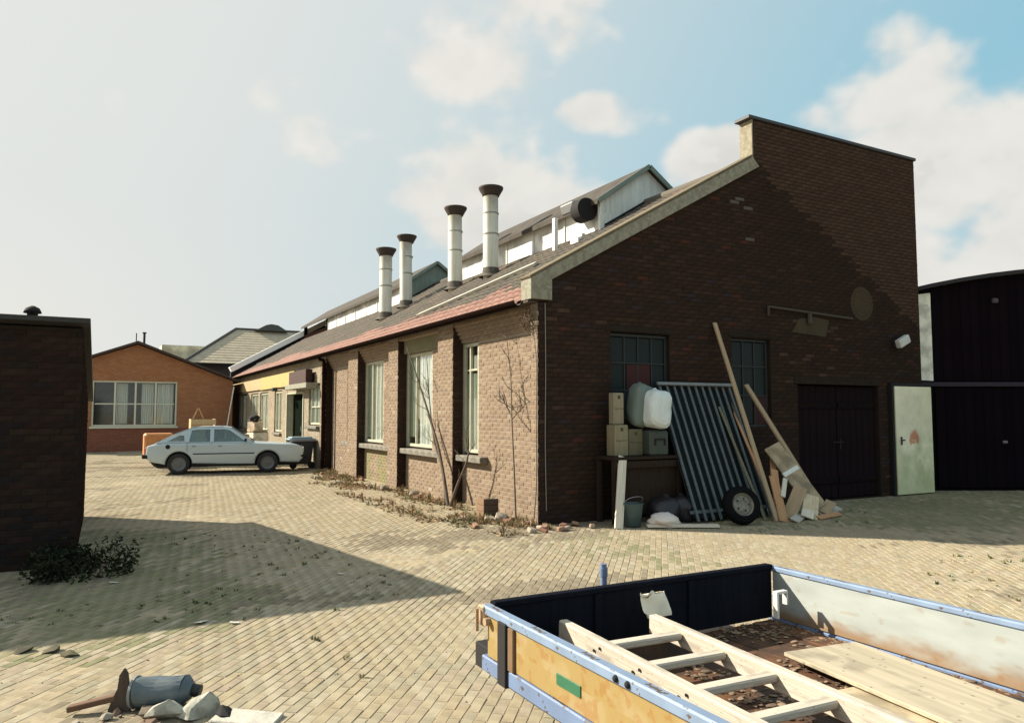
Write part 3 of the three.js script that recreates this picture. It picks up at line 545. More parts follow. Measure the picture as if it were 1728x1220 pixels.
    sub(f, 'flashing', lathe([[.30, -.02], [.21, .06], [.195, .20], [.186, .20]]).translate(x, y + .02, z), M.roofFelt);
    sub(f, 'cowl', lathe([[.0, -.16], [.20, -.16], [.21, -.13], [.285, .0], [.30, .03], [.30, .06], [.26, .07], [.24, .03], [0, .02]], 26).translate(x, y + h, z), M.flueCap);
  }
  // extractor by the lantern
  const fan = part(workshop, 'extractor_fan', new THREE.CylinderGeometry(.24, .24, .28, 24).rotateX(Math.PI / 2).toNonIndexed().translate(3.1, 5.78, -3.35), M.black, 'round dark extractor fan beside the near lantern');
  sub(fan, 'duct', cbox(.24, .22, .5, .03).applyMatrix4(new THREE.Matrix4().makeRotationZ(.3)).translate(3.04, 5.92, -3.72), M.steel);
  sub(fan, 'support', merge([bx(2.86, 2.95, roofY(2.86), 5.78, -4.2, -4.1), bx(3.3, 3.4, roofY(3.3), 6.02, -3.12, -3.04), bx(2.86, 3.3, roofY(2.9) + .0, roofY(2.9) + .12, -3.5, -3.2)]), M.sheet);
}
solo('roof_board', 'long narrow plank lying askew on the roof tiles behind the gable coping', 'plank', bar(V(1.87, roofY(1.87) + .09, -3.2), V(.62, roofY(.62) + .09, -6.3), .16, .06, V(-.51, .857, 0)), M.timberGrey, { at: V(1.3, roofY(1.3), -4.7) });

// ------------------------------------------------------------------ the brick hut on the left
{
  rnd = mulberry(41);
  const hut = thing('brick_hut', 'small dark brick hut with flat overhanging roof at the left edge', 'hut', V(-7.4, 0, -2));
  const X1 = -5.705, X0 = -9.2, Z1 = .1, Z0 = -4.2, top = (z) => 2.52 + (z - .1) * .175;
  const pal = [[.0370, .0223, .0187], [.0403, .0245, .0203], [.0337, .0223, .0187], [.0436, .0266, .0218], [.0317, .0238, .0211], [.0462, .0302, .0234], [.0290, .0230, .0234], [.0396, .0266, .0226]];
  const list = [], pk = () => Math.floor(rnd() * 8), grille = [];
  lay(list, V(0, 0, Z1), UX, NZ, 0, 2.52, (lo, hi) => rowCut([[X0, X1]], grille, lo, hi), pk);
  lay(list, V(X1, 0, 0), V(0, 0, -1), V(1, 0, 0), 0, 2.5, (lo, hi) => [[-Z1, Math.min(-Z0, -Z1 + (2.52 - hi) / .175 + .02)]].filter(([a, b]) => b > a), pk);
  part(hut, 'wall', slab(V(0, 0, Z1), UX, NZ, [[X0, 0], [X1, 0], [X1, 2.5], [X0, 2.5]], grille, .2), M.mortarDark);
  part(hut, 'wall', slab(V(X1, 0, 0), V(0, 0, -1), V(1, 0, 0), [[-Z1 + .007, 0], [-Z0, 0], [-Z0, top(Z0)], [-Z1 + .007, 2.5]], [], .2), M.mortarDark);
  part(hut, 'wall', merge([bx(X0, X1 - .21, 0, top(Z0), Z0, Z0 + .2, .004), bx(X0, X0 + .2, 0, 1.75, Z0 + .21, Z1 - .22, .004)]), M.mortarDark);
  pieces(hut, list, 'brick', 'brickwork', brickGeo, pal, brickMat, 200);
  const rf = prism([[Z1 + .13, 2.55], [Z0 - .12, top(Z0) + .01], [Z0 - .12, top(Z0) + .06], [Z1 + .13, 2.60]].map(([z, y]) => [-z, y]), 3.8, .006).applyMatrix4(new THREE.Matrix4().makeRotationY(Math.PI / 2)).translate(X0 - .24, 0, 0);
  const roof = part(hut, 'roof', rf, grainy(.045, .042, .04, { rough: .8 }));
  part(hut, 'roof_vent', merge([rod(V(-6.3, 2.1, -1.6), V(-6.3, 2.86, -1.6), .06, .06, 14), lathe([[0, .0], [.10, .0], [.09, .03], [.075, .06], [.02, .09], [0, .09]], 18).translate(-6.3, 2.83, -1.6)]), M.black, 'small mushroom vent on the hut roof');
}

// ------------------------------------------------------------------ the orange brick building at the end of the yard
{
  rnd = mulberry(51);
  const b = thing('orange_brick_building', 'low orange brick building with wide white-barred window at the end of the yard', 'building', V(-4.3, 0, -26));
  const Z = -26, X0 = -8.2, X1 = -.46, pk = (x) => 4.54 - Math.abs(x + 4.32) * .385;
  const pal = [[.44, .205, .105], [.46, .22, .112], [.42, .19, .095], [.48, .235, .12], [.44, .21, .115], [.30, .115, .08], [.32, .128, .088], [.28, .108, .075]];
  const list = [], hole = [[-5.95, -2.73, 1.04, 2.95]];
  lay(list, V(0, 0, Z), UX, NZ, 0, 4.5, (lo, hi) => { const w = hi > 3.05 ? (4.50 - hi) / .385 : 9; if (w <= .03) return []; return rowCut([[Math.max(X0, -4.32 - w), Math.min(X1, -4.32 + w)]], hole, lo, hi); }, (u, v) => v < .96 ? 5 + Math.floor(rnd() * 3) : Math.floor(rnd() * 5), .069, .226);
  part(b, 'wall', slab(V(0, 0, Z), UX, NZ, [[X0, 0], [X1, 0], [X1, pk(X1) - .03], [-4.32, 4.5], [X0, pk(X0) - .03]], hole, .3), grainy(.34, .17, .1));
  part(b, 'wall', merge([bx(X1 - .3, X1, 0, 2.98, Z - 14, Z - .32, .004), bx(X0, X0 + .3, 0, 2.98, Z - 14, Z - .32, .004), bx(X0 + .31, X1 - .31, 0, 3.0, Z - 14, Z - 13.7, .004)]), grainy(.33, .16, .08));
  pieces(b, list, 'brick', 'brickwork', brickGeo, pal, brickMat, 120);
  for (const s of [1, -1]) { const e = 4.15, X = (d) => -4.32 + s * d; part(b, 'roof', prism([[X(0), 4.54], [X(e), 4.54 - e * .385], [X(e), 4.62 - e * .385], [X(0), 4.64]], 14.5, .01).translate(0, 0, Z - 14.2), grainy(.075, .05, .042)); }
  const x0 = -5.95, x1 = -2.73, y0 = 1.04, y1 = 2.95, z = Z - .14, f = .07, fm = mat(.62, .62, .5);
  const fr = part(b, 'window', merge([bx(x0, x1, y0, y0 + f, z, z + .08), bx(x0, x1, y1 - f, y1, z, z + .08), bx(x0, x0 + f, y0 + f, y1 - f, z, z + .08), bx(x1 - f, x1, y0 + f, y1 - f, z, z + .08)]), fm);
  const w = (x1 - x0 - 2 * f) / 4, ym = 1.98;
  for (let i = 1; i < 4; i++) sub(fr, 'mullion', bx(x0 + f + i * w - .035, x0 + f + i * w + .035, y0 + f, y1 - f, z + .003, z + .077), fm);
  for (let i = 0; i < 4; i++) {
    const a = x0 + f + i * w + .036, c = x0 + f + (i + 1) * w - .036;
    sub(fr, 'glazing_bar', bx(a, c, ym - .025, ym + .025, z + .006, z + .074), fm);
    sub(fr, 'pane', bx(a, c, y0 + f, ym - .025, z + .03, z + .036, .0005), M.glass); sub(fr, 'pane', bx(a, c, ym + .025, y1 - f, z + .03, z + .036, .0005), M.glass);
  }
  for (const [a, c] of [[-5.05, -4.62], [-4.1, -3.62], [-3.5, -2.85]]) { const g = []; for (let i = 0; i < 24; i++) { const p = (k) => [mix(a, c, k / 24), z - .16 + .03 * Math.sin(k * 1.5)], A = p(i), B = p(i + 1); g.push(quad(V(A[0], y0 + .1, A[1]), V(B[0], y0 + .1, B[1]), V(B[0], y1 - .1, B[1]), V(A[0], y1 - .1, A[1]))); } sub(fr, 'curtain', merge(g), M.curtain); }
  sub(fr, 'room_back', bx(x0 - .3, x1 + .3, .3, 3, Z - 3, Z - 2.9), grainy(.30, .33, .30));
  part(b, 'sill', bx(x0 - .06, x1 + .06, .96, 1.035, z, Z + .06, .01), mat(.62, .62, .5));
  for (const [x, h, r, zz] of [[-4.36, .62, .022, -26.9], [-4.05, .62, .05, -26.9]]) part(b, 'vent_pipe', merge([rod(V(x, 4.3, zz), V(x, 4.45 + h, zz), r), ...(r > .04 ? [rod(V(x, 4.45 + h, zz), V(x, 4.5 + h, zz), r * 1.7, r * 1.7)] : [])]), M.frameDark);
}
// the grey roofed building farther back
{
  const b = thing('grey_roof_building', 'building with big grey hipped roof rising behind the orange building', 'building', V(3, 0, -42));
  part(b, 'wall', bx(-.9, 14, 0, 4.72, -52, -40.4, .02), grainy(.075, .055, .055));
  const roofm = mat(.60, .50, .36, { map: T.grain, rep: .7, bump: .006 });
  const rows = [], E0 = V(-1.35, 4.70, -40), E1 = V(14.4, 4.70, -40), R0 = V(2.3, 7.35, -44.6), R1 = V(12, 7.35, -44.6), B0 = V(-1.35, 4.7, -52.4), B1 = V(14.4, 4.7, -52.4);
  part(b, 'roof', merge([quad(E0, E1, R1, R0), quad(E0, R0, B0, B0.clone().add(V(0, .001, 0))), quad(E1, B1, R1, R1.clone().add(V(0, .001, 0))), quad(B0, R0, R1, B1)]), roofm);
  for (let k = 1; k < 14; k++) { const t = k / 14; rows.push(bar(E0.clone().lerp(R0, t).add(V(0, .01, 0)), E1.clone().lerp(R1, t).add(V(0, .01, 0)), .012, .02)); }
  part(b, 'tile_course', merge(rows), mat(.5, .42, .3));
  part(b, 'hip_ridge', merge([rod(E0.clone().add(V(0, .03, 0)), R0.clone().add(V(0, .03, 0)), .10), rod(R0.clone().add(V(0, .03, 0)), R1.clone().add(V(0, .03, 0)), .09)]), grainy(.11, .10, .09));
  part(b, 'gutter', bx(-1.45, 14.5, 4.56, 4.68, -39.98, -39.86, .02), M.black);
  part(b, 'roof_ventilator', prism([[3.5, 7.3], [5.7, 7.3], [5.0, 7.72], [4.55, 7.78], [4.2, 7.70]], 1.2, .03).translate(0, 0, -45.2), grainy(.10, .105, .10), 'dark ridge ventilator');
  part(b, 'rear_wing', bx(-2.3, 1.2, 0, 6.1, -47, -44.7, .02), grainy(.62, .62, .48, { map: T.blotch, rep: .6 }), 'pale grey-green low wing behind the hip');
}
// dark shed on the right
{
  rnd = mulberry(61);
  const turn = -.5004, O = V(9.13, 0, -.46), shed = thing('dark_shed', 'near-black timber shed with shallow curved roof at the right edge', 'shed', O, { turn, local: true });
  const topY = (s) => 4.14 + .52 * (1 - ((s - 4.2) / 4.2) ** 2), L = 8.4;
  const bm = [dull(.010, .007, .010), dull(.011, .0075, .010), dull(.009, .0065, .009)];
  part(shed, 'wall', prism([[0, 0], ...Array.from({ length: 15 }, (_, i) => [i * L / 14, topY(i * L / 14) - .05]), [L, 0]], .14).translate(0, 0, -.17), dull(.01, .008, .01));
  part(shed, 'wall', bx(.02, .16, 0, 4.0, -7, -.2), M.black);
  for (let i = 0; i < 38; i++) { const a = .66 + i * .2, t = topY(a + .1) - .07; if (a > 7.9) break; part(shed, 'plank', bx(a + .002, a + .197, 2.27, t, -.03, rr(.0, .003), .003), bm[i % 3]); part(shed, 'plank', bx(a + .002, a + .197, .06, 2.12, -.028, rr(.015, .018), .003), bm[(i * 7 + 1) % 3]); }
  part(shed, 'door_rail', bx(.3, 8.3, 2.15, 2.24, -.02, .07, .006), grainy(.035, .025, .04), 'sliding door rail');
  const strip = part(shed, 'pale_panel', prism([[.06, 4.05], [.10, 3.6], [.08, 3.2], [.14, 2.9], [.12, 2.6], [.20, 2.29], [.64, 2.27], [.64, 4.12]], .03, .004).translate(0, 0, -.02), mat(.92, .90, .76, { map: T.blotch, rep: 1.2, rough: .7 }), 'pale weathered panel beside the raised wall');
  sub(strip, 'batten', bx(.08, .58, 3.83, 3.87, .012, .02), mat(.6, .6, .5));
  const rs = []; for (let i = 0; i < 14; i++) { const a = i * L / 14 - (i ? 0 : .1), c = (i + 1) * L / 14 + (i === 13 ? .1 : 0); rs.push(quad(V(a, topY(a) + .02, .15), V(c, topY(c) + .02, .15), V(c, topY(c) + .02, -7), V(a, topY(a) + .02, -7)), quad(V(a, topY(a) - .06, .15), V(c, topY(c) - .06, .15), V(c, topY(c) + .02, .15), V(a, topY(a) + .02, .15)), quad(V(a, topY(a) - .06, -7), V(c, topY(c) - .06, -7), V(c, topY(c) - .06, .15), V(a, topY(a) - .06, .15))); }
  part(shed, 'roof', merge(rs), grainy(.03, .03, .033));
  part(shed, 'wall_fitting', cbox(.12, .10, .08, .02).translate(1.98, 3.95, .03), grainy(.10, .08, .10));
  part(shed, 'door_handle', cbox(.10, .06, .06, .015).translate(2.05, 1.0, .045), grainy(.2, .17, .2, { rough: .4 }));
}
{
  const d = thing('pale_door', 'dirty whitish steel door with red paint smear beside the dark shed', 'door', V(8.58, 0, .1));
  const g = cbox(1.12, 2.10, .045, .008), p = g.attributes.position, uv = g.attributes.uv; for (let i = 0; i < p.count; i++) uv.setXY(i, p.getX(i) / 1.12 + .5, p.getY(i) / 2.10 + .5);
  part(d, 'leaf', g.applyMatrix4(new THREE.Matrix4().makeRotationY(-.02)).translate(8.585, 1.07, .10), mat(1, .96, .82, { map: T.door, rep: 1, rough: .6 }));
  part(d, 'handle', merge([bx(8.13, 8.17, .98, 1.14, .125, .135, .003), bx(8.13, 8.22, 1.06, 1.085, .136, .16, .004)]), M.frameDark);
  part(d, 'hinge', merge([.4, 1.7].map((y) => rod(V(9.15, y, .11), V(9.15, y + .12, .11), .018))), M.frameDark);
  part(d, 'frame', merge([bx(7.95, 8.018, 0, 2.19, .004, .09), bx(8.02, 9.2, 2.13, 2.19, .004, .09)]), M.black);
}

// ------------------------------------------------------------------ the silver car
{
  const X0 = -.80, WB = 2.32, L = 4.12;
  const car = thing('parked_car', 'pale silver-blue fastback car parked nose to the workshop doorway', 'car', V(-3.62, 0, -12.75), { turn: -.17, local: true });
  car.scale.setScalar(.95);
  const paint = new THREE.MeshPhysicalMaterial({ color: col(.42, .495, .525), roughness: .32, metalness: .15, clearcoat: .5, clearcoatRoughness: .25 });
  const HW = .79, plan = (x) => 1 - .10 * Math.abs((x - 1.25) / 2.06) ** 4;
  const warp = (g, tum) => { const p = g.attributes.position; for (let i = 0; i < p.count; i++) { const x = p.getX(i), y = p.getY(i), z = p.getZ(i); let k = plan(x); if (tum) k *= 1 - .21 * clamp((y - .84) / .46); else if (y < .5) k *= 1 - .05 * (1 - clamp((y - .2) / .3)); p.setZ(i, z * k); } g.computeVertexNormals(); return g; };
  // lower body with wheel arches
  const s = new THREE.Shape(); const r = .335;
  s.moveTo(-.74, .36); s.lineTo(-r, .27); s.absarc(0, .29, r, Math.PI, 0, true); s.lineTo(WB - r, .22); s.absarc(WB, .29, r, Math.PI, 0, true); s.lineTo(3.18, .27); s.lineTo(3.30, .40);
  s.lineTo(3.30, .66); s.quadraticCurveTo(3.24, .76, 2.9, .80); s.lineTo(1.95, .85); s.lineTo(-.2, .85); s.quadraticCurveTo(-.62, .85, -.80, .78); s.quadraticCurveTo(-.86, .6, -.80, .42); s.closePath();
  const bg = boxUV(new THREE.ExtrudeGeometry(s, { depth: HW * 2 - .12, bevelEnabled: true, bevelThickness: .06, bevelSize: .045, bevelOffset: -.045, bevelSegments: 4, curveSegments: 14 }).translate(0, 0, -HW + .06));
  part(car, 'body', toCreasedNormals(warp(new TessellateModifier(.16, 6).modify(bg)), .55), paint);
  // cabin: side frames with window openings, roof, pillars, glass
  const side = [[-.62, .85], [-.12, 1.10], [.32, 1.27], [.5, 1.295], [1.12, 1.30], [1.32, 1.275], [1.95, .85]];
  const wins = [[[-.30, .90], [-.02, 1.07], [.12, 1.07], [.14, .90]], [[.24, .885], [.30, 1.20], [.40, 1.225], [.79, 1.235], [.79, .885]], [[.88, .885], [.88, 1.235], [1.16, 1.235], [1.30, 1.20], [1.73, .885]]];
  const shp = new THREE.Shape(side.map((p) => new THREE.Vector2(...p))); for (const w of wins) shp.holes.push(new THREE.Path(w.map((p) => new THREE.Vector2(...p))));
  const glass = new THREE.MeshPhysicalMaterial({ color: col(.6, .68, .68), transmission: .88, thickness: 0, roughness: .04 });
  for (const q of [1, -1]) {
    const g = boxUV(new THREE.ExtrudeGeometry(shp, { depth: .04, bevelEnabled: true, bevelThickness: .008, bevelSize: .006, bevelOffset: -.006, bevelSegments: 1 }).translate(0, 0, q > 0 ? HW - .09 : -HW + .05));
    const fr = part(car, 'cabin_side', warp(g, true), paint);
    for (const w of wins) { const gg = warp(prism(w, .006).translate(0, 0, q > 0 ? HW - .072 : -HW + .066), true); part(car, 'side_window', gg, glass); }
    const tr = part(car, 'sill_trim', warp(bx(.34, 1.98, .215, .27, q > 0 ? HW - .03 : -HW - .004, q > 0 ? HW + .004 : -HW + .03)), M.black);
    part(car, 'door_handle', warp(merge([bx(.33, .43, .755, .785, q * (HW - .02) - .02, q * (HW - .02) + .036, .006), bx(1.0, 1.1, .755, .785, q * (HW - .02) - .02, q * (HW - .02) + .036, .006)])), M.steel);
    part(car, 'door_seam', warp(merge([bx(.83, .842, .30, .845, q * HW - .012, q * HW + .001, .001), bx(1.86, 1.872, .30, .845, q * HW - .012, q * HW + .001, .001), bx(.20, .212, .62, .845, q * HW - .012, q * HW + .001, .001)])), M.black);
    part(car, 'rub_strip', warp(bx(.36, 1.96, .545, .575, q * (HW + .002) - .008, q * (HW + .002) + .008, .004)), M.black);
    part(car, 'drip_rail', warp(merge([bar(V(-.1, 1.115, q * (HW - .05)), V(.33, 1.285, q * (HW - .05)), .012, .02), bar(V(.33, 1.285, q * (HW - .05)), V(1.13, 1.305, q * (HW - .05)), .012, .02), bar(V(1.33, 1.28, q * (HW - .05)), V(1.95, .86, q * (HW - .05)), .012, .02)]), true), M.steel);
    part(car, 'air_vent', warp(new THREE.CylinderGeometry(.062, .062, .012, 18).rotateX(Math.PI / 2).toNonIndexed().translate(-.28, .76, q * (HW + .0))), M.black);
    part(car, 'headlight', warp(bx(3.285, 3.315, .56, .72, q * .56 - .14, q * .56 + .14, .01)), new THREE.MeshPhysicalMaterial({ color: col(.75, .75, .7), roughness: .12, clearcoat: 1 }));
    part(car, 'tail_light', warp(bx(-.855, -.80, .60, .74, q * .6 - .13, q * .6 + .13, .012)), mat(.42, .06, .03, { rough: .3 }));
  }
  const strip = (pts, w0) => { const g = []; for (let i = 0; i + 1 < pts.length; i++) { const [a, b] = [pts[i], pts[i + 1]], wa = (HW - .05) * plan(a[0]) * (1 - .21 * clamp((a[1] - .84) / .46)), wb = (HW - .05) * plan(b[0]) * (1 - .21 * clamp((b[1] - .84) / .46)); g.push(quad(V(a[0], a[1], wa), V(b[0], b[1], wb), V(b[0], b[1], -wb), V(a[0], a[1], -wa))); } return merge(g); };
  part(car, 'roof', strip([[.25, 1.255], [.32, 1.272], [.5, 1.30], [.8, 1.312], [1.12, 1.305], [1.32, 1.278]]), paint);
  part(car, 'windscreen', strip([[1.34, 1.262], [1.94, .862]]), glass);
  part(car, 'rear_window', strip([[-.5, .93], [-.12, 1.105], [.22, 1.238]]), glass);
  part(car, 'hatch_edge', strip([[-.64, .85], [-.5, .93]]), paint);
  part(car, 'front_bumper', warp(bx(3.20, 3.38, .40, .50, -HW, HW, .02)), M.black); part(car, 'rear_bumper', warp(bx(-.93, -.76, .44, .55, -HW, HW, .02)), M.black);
  part(car, 'grille', bx(3.285, 3.31, .57, .70, -.40, .40, .005), M.black);
  part(car, 'wheel_well', merge([0, WB].map((x) => bx(x - .37, x + .37, .24, .68, -.57, .57, .02))), M.dark);
  part(car, 'underbody', bx(-.6, 3.1, .20, .30, -.62, .62, .02), M.dark);
  part(car, 'seat', merge([...[-.36, .36].flatMap((z) => [cbox(.12, .56, .46, .05).applyMatrix4(new THREE.Matrix4().makeRotationZ(.25)).translate(.78, .82, z), cbox(.10, .16, .24, .04).translate(.69, 1.12, z), cbox(.46, .14, .48, .05).translate(1.02, .58, z)]), cbox(.12, .5, 1.1, .05).translate(.02, .8, 0)]), grainy(.05, .045, .042));
  part(car, 'steering_wheel', new THREE.TorusGeometry(.17, .015, 6, 20).rotateY(Math.PI / 2).rotateZ(.35).toNonIndexed().translate(1.42, .92, -.36), M.black);
  part(car, 'door_mirror', cbox(.07, .09, .14, .02).translate(1.72, .93, HW + .06), M.black);
  const tyre = lathe([[.19, -.08], [.26, -.085], [.285, -.06], [.29, 0], [.285, .06], [.26, .085], [.19, .08]], 28).rotateX(Math.PI / 2), rim = lathe([[0, .045], [.05, .05], [.07, .03], [.15, .035], [.185, .06], [.195, .075], [.195, -.07], [0, -.07]], 28).rotateX(Math.PI / 2);
  for (const [x, q] of [[0, 1], [WB, 1], [0, -1], [WB, -1]]) { const y = .29, z = q * (HW - .11); const g = tyre.clone().translate(x, y, z), w = part(car, 'wheel', g, M.rubber); const rg = rim.clone(); if (q < 0) rg.rotateY(Math.PI); sub(w, 'rim', rg.translate(x, y, z), grainy(.17, .17, .17, { rough: .5, metal: .3 })); }
}
// bin between car and facade, boxes behind the bonnet, orange cart behind the car
{
  const b = thing('refuse_bin', 'dark wheeled bin with pale blue lid standing in front of the car nose', 'bin', V(-.42, 0, -12.9));
  part(b, 'body', prism([[-.66, .12], [-.16, .12], [-.08, .80], [-.74, .80]], .55, .02).translate(0, 0, -13.2), grainy(.03, .035, .045, { rough: .5 }));
  part(b, 'lid', merge([cbox(.76, .05, .66, .02).translate(-.42, .84, -12.92), cbox(.60, .05, .5, .02).translate(-.42, .885, -12.92)]), grainy(.30, .38, .42, { rough: .5 }));
  part(b, 'handle', rod(V(-.78, .80, -12.55), V(-.06, .80, -12.55), .018), M.steel);
  for (const x of [-.68, -.16]) part(b, 'wheel', new THREE.CylinderGeometry(.10, .10, .05, 16).rotateX(Math.PI / 2).toNonIndexed().translate(x, .10, -12.62), M.rubber);
  rnd = mulberry(71);
  const G = 'cardboard boxes piled behind the car bonnet';
  for (const [x, y, z, w, h, d, t, l, m] of [[-1.35, .27, -14.9, .62, .54, .5, .2, 'large buff carton at the foot of the pile behind the bonnet', [.46, .36, .24]], [-.86, .30, -15.0, .5, .6, .46, -.15, 'tall pale carton at the foot of the pile next to the wall', [.55, .45, .32]], [-1.42, .70, -14.95, .5, .32, .42, -.3, 'cream carton lying on the left of the pile', [.62, .52, .38]], [-.95, .80, -14.95, .52, .38, .4, .35, 'tilted cream carton on the right of the pile', [.62, .54, .42]], [-1.02, 1.17, -15.0, .36, .30, .3, .6, 'small open carton on top of the pile behind the bonnet', [.58, .46, .33]]]) {
    const t1 = thing('cardboard_box', l, 'box', V(x - .32, y - h / 2, z), { turn: t, group: G, local: true });
    part(t1, 'carton', cbox(w, h, d, .008).translate(0, h / 2, 0), mat(...m.map((q) => q * 1.25), { map: T.blotch, rep: 2 }));
    part(t1, 'flap', merge([at(cbox(w * .98, .006, d * .45, .002), 0, h + .05, d * .32, 0, -.5), at(cbox(w * .98, .006, d * .45, .002), 0, h + .05, -d * .32, 0, .5)]), mat(m[0] * .9, m[1] * .9, m[2] * .85));
  }
  solo('dark_jacket', 'crumpled dark cloth lying on the topmost carton', 'cloth', lump(.15, 5, .8, .7).translate(-1.38, 1.42, -14.95), M.black, { at: V(-1.38, 1.35, -14.95) });
  const c = thing('orange_cart', 'orange flat cart standing behind the silver car', 'cart', V(-3.5, 0, -15.2));
  const om = grainy(.62, .24, .07, { rough: .6 });
  part(c, 'bed', bx(-3.64, -2.45, .55, .66, -15.7, -14.8, .02), om); part(c, 'locker', bx(-4.44, -3.65, .32, 1.0, -15.68, -14.79, .05), om, 'orange locker on the end of the cart');
  part(c, 'wheel', merge([-4.0, -2.9].flatMap((x) => [-14.86, -15.64].map((z) => new THREE.CylinderGeometry(.28, .28, .08, 20).rotateX(Math.PI / 2).toNonIndexed().translate(x, .28, z)))), M.rubber);
  part(c, 'chassis', bx(-4.4, -2.5, .40, .545, -15.5, -15.0, .01), M.black);
  const cr = thing('crate', 'pale orange crate with a small trestle on the cart behind the car roof', 'crate', V(-2.85, .66, -15.2));
  for (let i = 0; i < 4; i++) part(cr, 'slat', bx(-3.2, -2.5, .68 + i * .19, .84 + i * .19, -14.92, -14.90, .003), grainy(.66, .46, .24));
  part(cr, 'side', merge([bx(-3.2, -3.17, .67, 1.42, -15.5, -14.925), bx(-2.53, -2.5, .67, 1.42, -15.5, -14.925), bx(-3.16, -2.54, .67, 1.40, -15.5, -15.47)]), grainy(.6, .42, .22));
  part(cr, 'trestle', merge([bar(V(-3.12, 1.42, -15.2), V(-2.98, 1.74, -15.2), .03, .03), bar(V(-2.82, 1.42, -15.2), V(-2.96, 1.74, -15.2), .03, .03)]), grainy(.5, .32, .16));
  solo('leaning_pole', 'thin whitish pole leaning in the gap beside the orange building', 'pole', rod(V(-.95, 0, -25.0), V(-.52, 2.75, -25.3), .03, .025), mat(.7, .7, .66), { at: V(-.95, 0, -25) });
}

